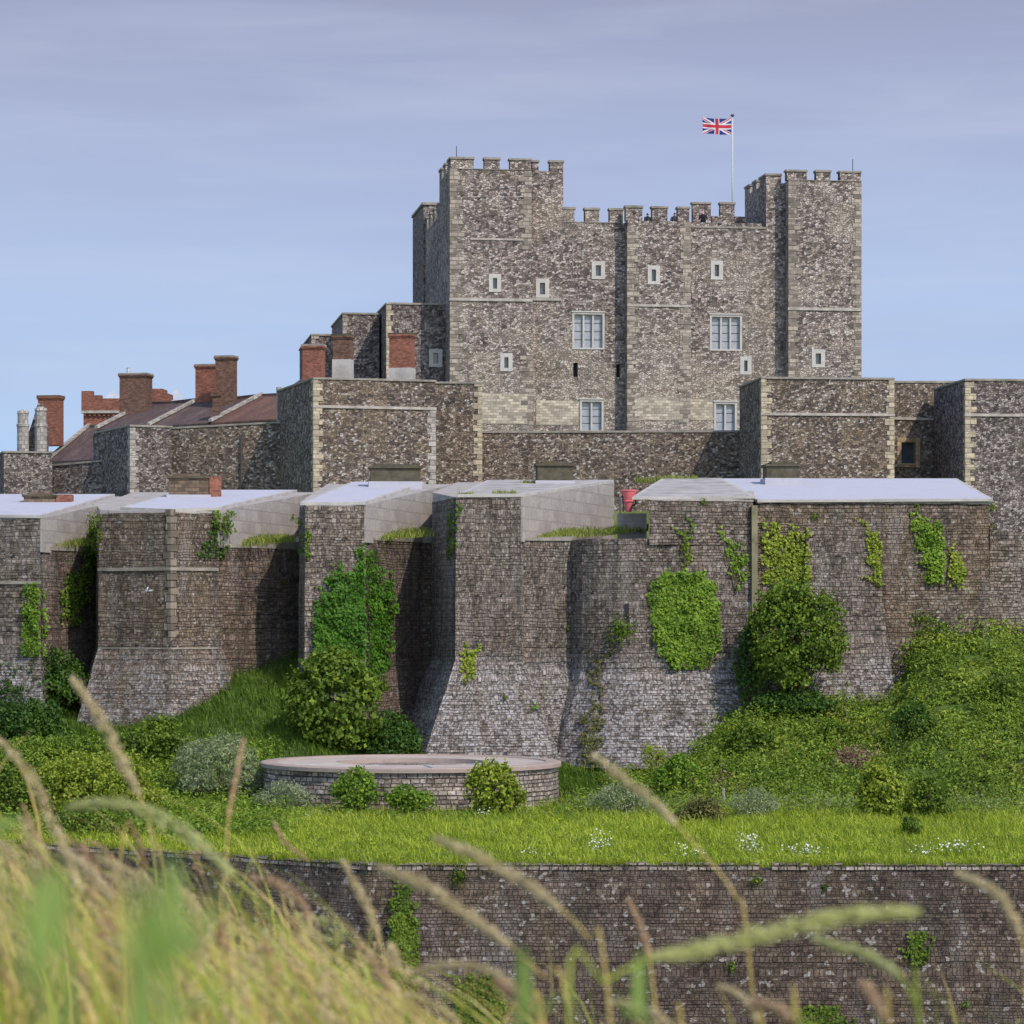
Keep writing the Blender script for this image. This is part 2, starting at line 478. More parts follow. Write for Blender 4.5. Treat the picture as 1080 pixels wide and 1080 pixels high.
M['ledge'] = leafmat('ledge_grass_blades', (.10, .13, .02), (.22, .27, .04), (.38, .36, .11), nscale=.4)
M['hay'] = leafmat('dry_grass_blades', (.30, .21, .06), (.55, .41, .13), (.74, .60, .25), nscale=6)
M['hay_green'] = leafmat('green_grass_blades', (.17, .22, .02), (.36, .42, .05), (.56, .56, .12), nscale=6)
M['seed_tan'] = leafmat('tan_seed_heads', (.40, .30, .15), (.60, .48, .26), (.76, .64, .40), nscale=20)
M['seed_green'] = leafmat('pale_green_seed_heads', (.34, .35, .11), (.52, .52, .20), (.70, .67, .34), nscale=20)
M['seed_red'] = leafmat('rusty_seed_heads', (.32, .19, .10), (.50, .32, .18), (.64, .45, .29), nscale=20)
M['near_green'] = leafmat('near_green_leaf', (.20, .30, .055), (.28, .38, .08), (.36, .45, .13), nscale=3, trans=.5)
M['dead'] = leafmat('dead_bramble_stems', (.12, .075, .045), (.22, .14, .085), (.34, .24, .16))
M['petal'] = leafmat('white_petals', (.6, .6, .52), (.72, .72, .66), (.8, .8, .76))
M['petal_pink'] = leafmat('purple_petals', (.3, .1, .3), (.4, .16, .4), (.5, .25, .5))
M['stem'] = plain('woody_stems', (.10, .075, .045), .3, 6)


def groundmat(name, a, b_, c_, sc=.4):
    m, nt, b = new_mat(name)
    p = posn(nt)
    n1 = noise(nt, p, sc, 6, .7)
    n2 = noise(nt, p, sc * 14, 4, .7)
    c = ramp(nt, math_(nt, 'ADD', math_(nt, 'MULTIPLY', n1, .6), math_(nt, 'MULTIPLY', n2, .4)), [(.3, a), (.5, b_), (.7, c_)])
    nt.links.new(c, b.inputs['Base Color'])
    bump(nt, b, n2, .8, .15)
    return m


M['soil'] = groundmat('terrace_turf', (.035, .055, .012), (.07, .11, .02), (.13, .16, .035))
M['ditch'] = groundmat('ditch_turf', (.045, .06, .015), (.09, .11, .03), (.17, .17, .06))
M['yard'] = groundmat('castle_yard_turf', (.06, .085, .02), (.10, .13, .035), (.15, .17, .06))

# ------------------------------------------------------------------ scene bookkeeping
OFF = {}


def tag(o, label=None, cat=None, group=None, kind=None):
    if label: o['label'] = label
    if cat: o['category'] = cat
    if group: o['group'] = group
    if kind: o['kind'] = kind
    return o


def thing(name, label, cat, loc=(0, 0, 0), group=None):
    o = bpy.data.objects.new(name, None)
    o.empty_display_size = .5
    o.location = loc
    COL.objects.link(o)
    OFF[o.name] = Vector(loc)
    return tag(o, label, cat, group)


BV, BF = [], []      # every wall face, for finding where creepers take hold


class MB:
    def __init__(s):
        s.v, s.f, s.uv, s.mi = [], [], [], []

    def face(s, pts, uvs=None, mi=0):
        i0 = len(s.v)
        pts = [Vector(p) for p in pts]
        s.v += pts
        s.f.append(tuple(range(i0, i0 + len(pts))))
        s.mi.append(mi)
        if uvs is None:
            n = Vector((0, 0, 0))
            for i in range(len(pts)):
                a, b = pts[i], pts[(i + 1) % len(pts)]
                n += a.cross(b)
            n = n.normalized() if n.length > 1e-12 else Vector((0, 0, 1))
            if abs(n.z) > .985:
                t, w = Vector((1, 0, 0)), Vector((0, 1, 0))
            else:
                t = Vector((-n.y, n.x, 0)).normalized()
                w = n.cross(t)
                if w.z < 0: w = -w
            uvs = [(p.dot(t), p.dot(w)) for p in pts]
        s.uv += uvs

    def hexa(s, c, mi=0):
        """c: 8 corners, bottom 4 counterclockwise then top 4"""
        for q in ((3, 2, 1, 0), (4, 5, 6, 7), (0, 1, 5, 4), (1, 2, 6, 5), (2, 3, 7, 6), (3, 0, 4, 7)):
            s.face([c[i] for i in q], mi=mi)

    def box(s, x0, x1, y0, y1, z0, z1, fr=None, mi=0):
        c = [(x0, y0, z0), (x1, y0, z0), (x1, y1, z0), (x0, y1, z0), (x0, y0, z1), (x1, y0, z1), (x1, y1, z1), (x0, y1, z1)]
        if fr: c = [fr.pt(*p) for p in c]
        s.hexa(c, mi)

    def wallbox(s, x0, x1, y0, y1, z0, z1, fr, openings=(), step=1.6, jit=.025):
        """box whose front (y0) has real openings with reveals; faces cut into panels with a little unevenness"""
        xs = sorted({x0, x1, *[q for o in openings for q in o[:2] if x0 < q < x1]})
        zs = sorted({z0, z1, *[q for o in openings for q in o[2:] if z0 < q < z1]})

        def fill(v):
            o = [v[0]]
            for a, b in zip(v, v[1:]):
                n = max(1, round((b - a) / step))
                o += [a + (b - a) * k / n for k in range(1, n + 1)]
            return o
        cut = set(xs) | set()
        cutz = set(zs)
        xs, zs = fill(xs), fill(zs)
        J = {}

        def P(i, k):
            if (i, k) not in J:
                e = 0 if (xs[i] in cut and len(cut) > 2) or (zs[k] in cutz and len(cutz) > 2) or i in (0, len(xs) - 1) else random.uniform(-jit, jit)
                J[i, k] = fr.pt(xs[i], y0 + e, zs[k])
            return J[i, k]
        for i in range(len(xs) - 1):
            for k in range(len(zs) - 1):
                xm, zm = (xs[i] + xs[i + 1]) / 2, (zs[k] + zs[k + 1]) / 2
                if any(o[0] < xm < o[1] and o[2] < zm < o[3] for o in openings): continue
                s.face([P(i, k), P(i + 1, k), P(i + 1, k + 1), P(i, k + 1)])
        for o in openings:
            a, b, c, d = max(o[0], x0), min(o[1], x1), max(o[2], z0), min(o[3], z1)
            q = [(a, c), (b, c), (b, d), (a, d)]
            for (xa, za), (xb, zb) in zip(q, q[1:] + q[:1]):
                s.face([fr.pt(xa, y0, za), fr.pt(xa, y0 + .6, za), fr.pt(xb, y0 + .6, zb), fr.pt(xb, y0, zb)])
            s.face([fr.pt(a, y0 + .6, c), fr.pt(b, y0 + .6, c), fr.pt(b, y0 + .6, d), fr.pt(a, y0 + .6, d)])
        for (xa, ya), (xb, yb) in (((x1, y0), (x1, y1)), ((x1, y1), (x0, y1)), ((x0, y1), (x0, y0))):
            s.face([fr.pt(xa, ya, z0), fr.pt(xb, yb, z0), fr.pt(xb, yb, z1), fr.pt(xa, ya, z1)])
        s.face([fr.pt(x0, y0, z1), fr.pt(x1, y0, z1), fr.pt(x1, y1, z1), fr.pt(x0, y1, z1)])

    def prism(s, poly, z0, z1, mi=0):
        n = len(poly)
        zt = z1 if isinstance(z1, (list, tuple)) else [z1] * n
        for i in range(n):
            a, b = poly[i], poly[(i + 1) % n]
            s.face([(a[0], a[1], z0), (b[0], b[1], z0), (b[0], b[1], zt[(i + 1) % n]), (a[0], a[1], zt[i])], mi=mi)
        s.face([(p[0], p[1], zt[i]) for i, p in enumerate(poly)], mi=mi)
        s.face([(p[0], p[1], z0) for p in reversed(poly)], mi=mi)

    def loft(s, rings, step=.9, jit=.03, cap=True, tjit=.0):
        """closed rings, lowest first; subdivided and slightly uneven like old masonry"""
        n = len(rings[0])
        R = [[Vector(p) for p in r] for r in rings]
        segs = [max(1, int(round((R[0][i] - R[0][(i + 1) % n]).length / step))) for i in range(n)]

        def expand(r):
            o = []
            for i in range(n):
                for k in range(segs[i]):
                    o.append(r[i].lerp(r[(i + 1) % n], k / segs[i]))
            return o
        rows = []
        for a, b in zip(R, R[1:]):
            h = max((p - q).length for p, q in zip(a, b))
            m = max(1, int(round(h / step)))
            for k in range(m):
                rows.append(expand([p.lerp(q, k / m) for p, q in zip(a, b)]))
        rows.append(expand(R[-1]))
        base = rows[0]
        N = len(base)
        us = [0]
        for i in range(N):
            us.append(us[-1] + (base[(i + 1) % N] - base[i]).length)
        vs = [0]
        for a, b in zip(rows, rows[1:]):
            vs.append(vs[-1] + sum((p - q).length for p, q in zip(a, b)) / N)
        cen = sum(base, Vector()) / N
        for j, r in enumerate(rows):
            for i in range(N):
                d = (r[i] - cen); d.z = 0; d.normalize()
                r[i] = r[i] + d * random.uniform(-jit, jit)
                if j == len(rows) - 1 and tjit: r[i].z += random.uniform(-tjit, tjit)
        for j in range(len(rows) - 1):
            for i in range(N):
                k = (i + 1) % N
                s.face([rows[j][i], rows[j][k], rows[j + 1][k], rows[j + 1][i]],
                       [(us[i], vs[j]), (us[i + 1], vs[j]), (us[i + 1], vs[j + 1]), (us[i], vs[j + 1])])
        if cap:
            s.face(list(rows[-1]))
        return rows[-1]

    def tube(s, pts, rad, n=6, cap=True):
        P = [Vector(p) for p in pts]
        rr = rad if isinstance(rad, (list, tuple)) else [rad] * len(P)
        rings = []
        for i, p in enumerate(P):
            d = (P[min(i + 1, len(P) - 1)] - P[max(i - 1, 0)]).normalized()
            a = d.cross(Vector((0, 1, 0)) if abs(d.y) < .9 else Vector((1, 0, 0))).normalized()
            b = d.cross(a)
            rings.append([p + (a * math.cos(t) + b * math.sin(t)) * rr[i] for t in [2 * math.pi * k / n for k in range(n)]])
        for j in range(len(P) - 1):
            for k in range(n):
                l = (k + 1) % n
                s.face([rings[j][k], rings[j][l], rings[j + 1][l], rings[j + 1][k]])
        if cap:
            s.face(rings[0][::-1]); s.face(rings[-1])

    def build(s, name, mat, parent=None, smooth=False, wall=False, weld=True):
        off = OFF.get(parent.name, Vector()) if parent else Vector()
        if wall:
            i0 = len(BV)
            BV.extend(s.v)
            BF.extend([tuple(i + i0 for i in f) for f in s.f])
        me = bpy.data.meshes.new(name)
        me.from_pydata([v - off for v in s.v], [], s.f)
        uvl = me.uv_layers.new(name='UVMap')
        uvl.data.foreach_set('uv', [c for p in s.uv for c in p])
        mats = mat if isinstance(mat, (list, tuple)) else [mat]
        for m in mats: me.materials.append(m)
        if len(mats) > 1: me.polygons.foreach_set('material_index', s.mi)
        if weld:
            import bmesh
            bm = bmesh.new(); bm.from_mesh(me)
            bmesh.ops.remove_doubles(bm, verts=bm.verts, dist=1e-4)
            bmesh.ops.recalc_face_normals(bm, faces=bm.faces)
            bm.to_mesh(me); bm.free()
        if smooth: me.shade_smooth()
        me.update()
        o = bpy.data.objects.new(name, me)
        COL.objects.link(o)
        if parent:
            o.parent = parent
            OFF[o.name] = off
        return o


def mesh_np(name, V, Fq, mat, parent=None, smooth=False, mi=None):
    """fast mesh from numpy arrays; Fq: (n,3) or (n,4) faces"""
    off = np.array(OFF.get(parent.name, Vector())) if parent else np.zeros(3)
    me = bpy.data.meshes.new(name)
    V = np.asarray(V, dtype=np.float64) - off
    n, k = Fq.shape
    me.vertices.add(len(V)); me.vertices.foreach_set('co', V.astype(np.float32).ravel())
    me.loops.add(n * k); me.loops.foreach_set('vertex_index', Fq.astype(np.int32).ravel())
    me.polygons.add(n)
    me.polygons.foreach_set('loop_start', np.arange(0, n * k, k, dtype=np.int32))
    me.polygons.foreach_set('loop_total', np.full(n, k, dtype=np.int32))
    me.update(calc_edges=True)
    me.validate()
    for m in (mat if isinstance(mat, (list, tuple)) else [mat]): me.materials.append(m)
    if mi is not None: me.polygons.foreach_set('material_index', mi.astype(np.int32))
    if smooth: me.shade_smooth()
    o = bpy.data.objects.new(name, me)
    COL.objects.link(o)
    if parent:
        o.parent = parent
        OFF[o.name] = Vector(off)
    return o


class Frame:
    """a rotated plan grid: x runs along the face to the right, y into the depth"""
    def __init__(s, px, Y, deg):
        s.o = (X(px, Y), Y)
        s.c, s.s = math.cos(math.radians(deg)), math.sin(math.radians(deg))

    def pt(s, x, y, z): return (s.o[0] + x * s.c - y * s.s, s.o[1] + x * s.s + y * s.c, z)

    def x(s, px, y=0.0):
        k = (px - CX) / FP
        return (k * (s.o[1] + y * s.c) - s.o[0] + y * s.s) / (s.c - k * s.s)

    def y(s, px, x=0.0):
        k = (px - CX) / FP
        return (s.o[0] + x * s.c - k * (s.o[1] + x * s.s)) / (s.s + k * s.c)

    def z(s, py, x=0.0, y=0.0): return (HZ - py) * (s.o[1] + x * s.s + y * s.c) / FP
# ------------------------------------------------------------------ ground
def interp(x, pts):
    return float(np.interp(x, [p[0] for p in pts], [p[1] for p in pts]))


HW = [(-400, -2), (-60, -3.2), (0, -4.0), (100, -4.4), (180, -3.4), (235, -2.0), (315, -2.2), (380, -4.4), (430, -5.8), (470, -6.4), (690, -8.0), (720, -7.3), (745, -5.3), (770, -3.9),
      (800, -3.0), (945, -2.7), (966, 0.0), (990, 0.75), (1080, -.3), (1250, -1.5), (1700, -2)]
Y_WALL, Y_FOOT, Y_LOW = 158.0, 137.0, 104.0
Z_TER = Z(915, Y_LOW)


def terr(x, y):
    px = CX + x * FP / max(y, 100)
    t = min(1, max(0, (y - Y_FOOT) / (Y_WALL - Y_FOOT)))
    hw = interp(px, HW)
    z = Z_TER + (hw - Z_TER) * (t ** 1.15)
    return z + .12 * math.sin(x * 1.3 + y * .7) * min(1, t * 3) + .05 * math.sin(x * .6)


def sheet(name, xs, ys, fn, mat):
    V = [(x, y, fn(x, y)) for y in ys for x in xs]
    nx = len(xs)
    F = [(j * nx + i, j * nx + i + 1, (j + 1) * nx + i + 1, (j + 1) * nx + i) for j in range(len(ys) - 1) for i in range(nx - 1)]
    o = mesh_np(name, np.array(V), np.array(F), mat, smooth=True)
    o['kind'] = 'structure'
    return o


def low_y(x):
    """plan line of the lower ditch wall: straight, then turning away on the left"""
    xc = X(388, Y_LOW)
    return Y_LOW + .4 if x >= xc else Y_LOW + .4 + (xc - x) * .75


fx = [-2000, -600, -200, -80] + list(np.arange(-45, 46, 1.5)) + [80, 200, 600, 2000]
tv = np.linspace(0, 1, 34)
V = []
ys_lin = list(np.linspace(0, 66, 40))
for k in ys_lin:
    for x in fx:
        y = low_y(max(x, -60)) - .15 + k
        V.append((x, y, terr(x, y) - (.3 if k == 0 else 0)))
nx = len(fx)
F = [(j * nx + i, j * nx + i + 1, (j + 1) * nx + i + 1, (j + 1) * nx + i) for j in range(len(ys_lin) - 1) for i in range(nx - 1)]
mesh_np('terrace_ground', np.array(V), np.array(F), M['soil'], smooth=True)['kind'] = 'structure'

Z_YARD = 6.9
sheet('castle_yard_ground', fx, [166, 172, 178, 186, 193, 197.6, 198.2, 202, 205.6, 206.2] + list(np.linspace(211, 320, 24)) + [500, 1000, 3000, 5000],
      lambda x, y: 1.5 if y < 198.0 or (x > 29 and y < 206) else Z_YARD - (0 if y < 330 else (y - 330) * .02), M['yard'])


def near_h(x, y):
    base = -.78 - .13 * max(0, x + .8) - .02 * y
    if y > 6.5: base -= .05 * (y - 6.5) ** 1.55
    return max(base, -15.5)


sheet('ditch_ground', [-2000, -400, -100, -50, -20, -10] + list(np.arange(-6, 6.1, .5)) + [10, 20, 50, 100, 400, 2000],
      [-60, -20, -6, 0] + list(np.arange(.5, 20, .5)) + list(range(20, 60, 2)) + list(range(60, 160, 8)), near_h, M['ditch'])


# ------------------------------------------------------------------ masonry helpers
def off_poly(poly, d):
    """offset a counterclockwise plan polygon outward"""
    n = len(poly)
    area = sum(poly[i][0] * poly[(i + 1) % n][1] - poly[(i + 1) % n][0] * poly[i][1] for i in range(n))
    sg = 1 if area > 0 else -1
    out = []
    for i in range(n):
        p, q, r = Vector(poly[i - 1][:2]), Vector(poly[i][:2]), Vector(poly[(i + 1) % n][:2])
        e1, e2 = (q - p).normalized(), (r - q).normalized()
        n1, n2 = Vector((e1.y, -e1.x)) * sg, Vector((e2.y, -e2.x)) * sg
        b = (n1 + n2)
        if b.length < 1e-6: b = n1
        b.normalize()
        out.append(tuple(q + b * d / max(.35, b.dot(n1))))
    return out


def quoins(parent, fr, x, y, z0, z1, side=1, mat=None, w=(.75, .4), h=.42, depth=.5, proud=.04, ret=True):
    """alternating long and short dressed stones up a corner at local (x, y)"""
    mb = MB()
    z = z0
    k = 0
    while z < z1 - .1:
        hh = min(h * random.uniform(.8, 1.2), z1 - z)
        ww = w[k % 2] * random.uniform(.85, 1.15)
        dd = w[(k + 1) % 2] * random.uniform(.85, 1.1) if ret else depth
        a, b = (x - proud, x + ww) if side > 0 else (x - ww, x + proud)
        mb.box(a, b, y - proud, y + dd, z + .012, z + hh - .012, fr)
        z += hh
        k += 1
    return mb.build('quoin', mat or M['ashlar'], parent)


def merlons(mb, cop, fr, spans, y0, y1, zc, zm, along='x', overhang=.07):
    """raised teeth of a battlement with their coping slabs"""
    for a, b in spans:
        x0, x1, ya, yb = (a, b, y0, y1) if along == 'x' else (y0, y1, a, b)
        m1, m2 = MB(), MB()
        m1.box(x0, x1, ya, yb, zc, zm, fr)
        v = random.uniform(-.02, .02)
        m2.box(x0 - overhang + v, x1 + overhang + v, ya - overhang, yb + overhang, zm + .003, zm + .16 + v, fr)
        o = m1.build('merlon', M['keep'], keep, wall=True)
        m2.build('coping', M['coping'], o)


def window(parent, fr, x0, x1, z0, z1, y, lights=1, frame=.3, stone='win_stone', pane='glass', arched=False):
    """stone surround set in the wall, mullions and glazing set back"""
    mb = MB()
    f = frame
    ya, yb = y - .05, y + .42
    mb.box(x0, x0 + f, ya, yb, z0, z1, fr)
    mb.box(x1 - f, x1, ya, yb, z0, z1, fr)
    mb.box(x0 + f, x1 - f, ya + .004, yb, z1 - f, z1, fr)
    mb.box(x0 + f, x1 - f, ya + .004, yb, z0, z0 + f * .8, fr)
    if lights > 1:
        mb.box(x0 - .06, x1 + .06, ya - .06, y - .003, z1 + .004, z1 + .10, fr)
    w = mb.build('window', M[stone], parent)
    p = MB()
    n = lights
    ix0, ix1, iz0, iz1 = x0 + f, x1 - f, z0 + f * .8, z1 - f
    p.box(ix0, ix1, y + .26, y + .30, iz0, iz1, fr)
    p.build('pane', M[pane], w)
    if n > 1:
        m2 = MB()
        lw = (ix1 - ix0) / n
        for k in range(1, n):
            xc = ix0 + k * lw
            m2.box(xc - .065, xc + .065, y + .04, y + .255, iz0, iz1, fr)
        m2.build('mullion', M[stone], w)
        m3 = MB()          # trefoil-ish arched heads
        for k in range(n):
            a, b = ix0 + k * lw + (.09 if k else 0), ix0 + (k + 1) * lw - (.09 if k < n - 1 else 0)
            c, r = (a + b) / 2, (b - a) / 2
            N = 8
            for j in range(N):
                t0, t1 = math.pi * j / N, math.pi * (j + 1) / N
                pa, pb = (c - r * math.cos(t0), iz1 - r + r * math.sin(t0)), (c - r * math.cos(t1), iz1 - r + r * math.sin(t1))
                m3.face([fr.pt(pa[0], y + .12, pa[1]), fr.pt(pb[0], y + .12, pb[1]), fr.pt(pb[0], y + .12, iz1 + .01), fr.pt(pa[0], y + .12, iz1 + .01)])
                m3.face([fr.pt(pa[0], y + .12, pa[1]), fr.pt(pa[0], y + .25, pa[1]), fr.pt(pb[0], y + .25, pb[1]), fr.pt(pb[0], y + .12, pb[1])])
        m3.build('tracery', M[stone], w)
        m4 = MB()
        nb = max(2, int((iz1 - iz0) / .5))
        for k in range(1, nb):
            zc = iz0 + (iz1 - iz0) * k / nb
            m4.box(ix0, ix1, y + .235, y + .252, zc - .02, zc + .02, fr)
        m4.build('glazing_bar', M['metal_dark'], w)
    return w


# ------------------------------------------------------------------ the great tower
KF = Frame(475, 222, 8.0)
Zb = 7.0
keep = thing('great_tower', 'huge square grey flint castle keep with battlements and two tall corner turrets, flying the flag', 'castle keep', KF.pt(0, 0, Zb))
YW = .9        # the wall face between turrets stands this far behind the turret fronts


def kw(cx, cy, w, h, y):
    """opening (x0, x1, z0, z1) from its place in the photograph"""
    x0, x1 = KF.x(cx - w / 2, y), KF.x(cx + w / 2, y)
    xm = (x0 + x1) / 2
    return (x0, x1, KF.z(cy + h / 2, xm, y), KF.z(cy - h / 2, xm, y))


zT = KF.z(178, 0, 0)           # crenel sill of the left turret
x560, x594 = KF.x(560), KF.x(594, YW)
w_l = [kw(522, 298.5, 13, 19, 0), kw(534, 382, 13, 19, 0)]
mb = MB()
mb.wallbox(0, x560, 0, 7, Zb, zT, KF, w_l)
tl = mb.build('corner_turret', M['keep'], keep, wall=True)
for o in w_l: window(keep, KF, *o, 0)
mb = MB()
zT2 = KF.z(181, x594, YW)
mb.wallbox(x560 - .3, x594, YW, 6.9, Zb, zT2, KF, [kw(572, 304, 14, 20, YW)])
mb.build('corner_turret', M['keep'], keep, wall=True)
window(keep, KF, *kw(572, 304, 14, 20, YW), YW)
mb, cp = MB(), MB()
zm = KF.z(167.5)
sp = [(KF.x(a), KF.x(b)) for a, b in ((475.5, 499.5), (511, 527), (538, 560))]
merlons(mb, cp, KF, sp, 0.003, .7, zT, zm)
merlons(mb, cp, KF, [(KF.x(561.5, YW), KF.x(568, YW)), (KF.x(580, YW), x594)], YW, YW + .7, zT2, KF.z(171.5, x594, YW))
merlons(mb, cp, KF, [(.72, 1.9), (3.0, 4.3), (5.4, 7)], 0.003, .7, zT, zm, along='y')
cpz = MB()
cp.box(-.05, x560 + .05, -.06, .75, zT + .003, zT + .05, KF)
cp.build('coping', M['coping'], tl)
quoins(keep, KF, 0, 0, Zb, zT, 1, w=(.9, .55), mat=M['quoin_keep'])
quoins(keep, KF, x560, 0, KF.z(262), zT, -1, w=(.85, .5), mat=M['quoin_keep'])
quoins(keep, KF, KF.x(562), 0.0, Zb, KF.z(372), -1, w=(.9, .45), mat=M['quoin_keep'])
r = MB(); r.tube([KF.pt(.5, .4, zm), KF.pt(.5, .4, zm + 1.0)], .03); r.build('lightning_rod', M['metal_dark'], keep)

# main wall, left bay
x662, x728 = KF.x(662, -.25), KF.x(728, -.25)
x806, x832, x908 = KF.x(808, YW), KF.x(832, -.3), KF.x(908, -.3)
op1 = [kw(631, 285, 14, 19, YW), kw(620.5, 349, 34, 39, YW), kw(624, 438.5, 25, 34, YW), kw(607, 390, 5, 15, YW), kw(652, 391, 4, 14, YW)]
zW = KF.z(235, KF.x(630, YW), YW)
mb = MB(); mb.wallbox(x594 - .004, x662, YW, 24, Zb, zW, KF, op1)
mw = mb.build('wall', M['keep'], keep, wall=True)
window(keep, KF, *op1[0], YW)
window(keep, KF, *op1[1], YW, 3, .15, pane='lead')
window(keep, KF, *op1[2], YW, 2, .15, pane='lead')
for o in op1[3:]:
    mb = MB(); mb.box(o[0], o[1], YW + .45, YW + .5, o[2], o[3], KF); mb.build('arrow_slit', M['dark'], keep)  # near-black backing paints the darkness inside the slit
# buttress in the middle
op2 = [kw(689.5, 290, 13, 20, -.25)]
mb = MB(); mb.wallbox(x662, x728, -.25, 6, Zb, KF.z(233, x662, 0), KF, op2)
bt = mb.build('buttress', M['keep'], keep, wall=True)
window(keep, KF, *op2[0], -.25)
quoins(keep, KF, x662, -.25, Zb, KF.z(240, x662, 0), 1, mat=M['quoin_keep'], w=(.8, .45))
quoins(keep, KF, x728, -.25, Zb, KF.z(235, x728, 0), -1, mat=M['quoin_keep'], w=(.85, .5))
# right bay
op3 = [kw(756, 285, 13, 20, YW), kw(765.5, 351, 34, 38, YW), kw(765, 440, 24, 32, YW), kw(786.5, 385.5, 12, 19, YW)]
mb = MB(); mb.wallbox(x728 + .004, x806, YW, 24, Zb, KF.z(240, x728, YW), KF, op3)
mb.build('wall', M['keep'], keep, wall=True)
for o in (op3[0], op3[3]): window(keep, KF, *o, YW)
window(keep, KF, *op3[1], YW, 3, .15, pane='lead')
window(keep, KF, *op3[2], YW, 2, .15, pane='lead')
# parapets
mb, cp = MB(), MB()
z219 = KF.z(221.5, KF.x(630, YW), YW)
merlons(mb, cp, KF, [(x594 + .004, KF.x(606, YW)), (KF.x(617, YW), KF.x(632, YW)), (KF.x(643, YW), KF.x(657, YW))], YW + .002, YW + .6, zW, z219)
merlons(mb, cp, KF, [(KF.x(660, -.25), KF.x(677.5, -.25)), (KF.x(688, -.25), KF.x(704, -.25)), (KF.x(715, -.25), KF.x(727, -.25))], -.248, .4, KF.z(233, x662, 0), KF.z(219.5, x662, 0))
zR = KF.z(240, x728, YW)
mb.box(x728 + .01, x806 - .3, YW + .1, YW + .65, zR, KF.z(234, x728, YW), KF)
zq = KF.z(234, x728, YW)
merlons(mb, cp, KF, [(KF.x(731, YW + 3), KF.x(750, YW + 3)), (KF.x(760, YW + 3), KF.x(775, YW + 3))], YW + 3.1, YW + 3.65, KF.z(250, x728, 3), KF.z(214.5, x728, YW + 3))
mb.box(KF.x(751, YW + 3), KF.x(759.5, YW + 3), YW + 3.11, YW + 3.6, zq - 1, KF.z(227, x728, YW + 3), KF)
mb.box(KF.x(775.5, YW + 3), KF.x(790, YW + 3), YW + 3.11, YW + 3.6, zq - 1, KF.z(227, x728, YW + 3), KF)
mb.build('parapet', M['keep'], mw)
cp.box(x728 - .1, x806, YW - .05, YW + .09, zR + .003, zR + .14, KF)
cp.box(x594, x662 - .3, YW - .04, YW + .62, zW + .003, zW + .06, KF)
cp.build('coping', M['coping'], mw)
# right turret
zR1 = KF.z(190, x832, -.3)
op4 = [kw(863, 378, 14, 19, -.3)]
mb = MB(); mb.wallbox(x832, x908, -.3, 8.5, Zb, zR1, KF, op4)
tr = mb.build('corner_turret', M['keep'], keep, wall=True)
window(keep, KF, *op4[0], -.3)
mb = MB(); mb.wallbox(x806, x832 + .2, .9, 8.3, Zb, KF.z(193, x806, 1), KF)
mb.build('corner_turret', M['keep'], keep, wall=True)
mb, cp = MB(), MB()
zr = KF.z(181.5, x832, 0)
merlons(mb, cp, KF, [(KF.x(830, -.3), KF.x(851, -.3)), (KF.x(861, -.3), KF.x(876, -.3)), (KF.x(886, -.3), x908)], -.297, .4, zR1, zr)
merlons(mb, cp, KF, [(x806, x832 - .3)], .9, 1.6, KF.z(193, x806, 1), zr - .15)
merlons(mb, cp, KF, [(1.7, 3.2), (4.2, 5.6), (6.5, 8.3)], x806, x806 + .6, KF.z(193, x806, 1), zr - .15, along='y')
cp.box(x832 - .03, x908 + .05, -.36, .45, zR1 + .003, zR1 + .05, KF)
cp.build('coping', M['coping'], tr)
quoins(keep, KF, x832, -.3, Zb, zR1, 1, w=(.8, .5), mat=M['quoin_keep'])
quoins(keep, KF, x908, -.3, Zb, zR1, -1, w=(.7, .45), mat=M['quoin_keep'])
mb = MB(); mb.box(KF.x(830, -.6), KF.x(910, -.6), -.5, 8.6, KF.z(447, x832, 0), KF.z(327, x832, 0), KF)
mb = MB(); mb.box(x832 - .08, x908 + .08, -.4, .0, KF.z(327.5, x832), KF.z(324.5, x832), KF)
mb.build('string_course', M['string'], keep)
r = MB(); r.tube([KF.pt(x908 - .5, .2, zr), KF.pt(x908 - .5, .2, zr + 1.1)], .03); r.build('lightning_rod', M['metal_dark'], keep)
def part(name, mat, *box):
    m = MB(); m.box(*box, KF); m.build(name, M[mat], keep)


# string courses
part('string_course', 'string', -.08, x560 + .1, -.09, .1, KF.z(317, 0), KF.z(314, 0))
part('string_course', 'string', x560 + .11, KF.x(592, YW), YW - .09, YW + .1, KF.z(317.5, x594, 1), KF.z(314.8, x594, 1))
part('string_course', 'string', KF.x(496), KF.x(552), -.06, .1, KF.z(252.5), KF.z(250.5))
part('string_course', 'string', x662 - .05, x728 + .05, -.33, -.1, KF.z(323.5, x662), KF.z(321, x662))
# chalk-coloured band of dressed stone near the foot
zb0, zb1 = KF.z(447, 3, 0), KF.z(415, 3, 0)
part('ashlar_band', 'band', KF.x(508), KF.x(560.5), -.035, .3, zb0, zb1)
part('ashlar_band', 'band', KF.x(565, YW), op1[2][0] - .1, YW - .035, YW + .3, zb0, KF.z(421, 3, 0))
part('ashlar_band', 'band', x662 + .5, x728 - .5, -.285, .0, KF.z(443, x662), KF.z(419, x662))
part('ashlar_band', 'band', x728 + .05, KF.x(752, YW), YW - .035, YW + .3, KF.z(443, x728, 1), KF.z(421, x728, 1))
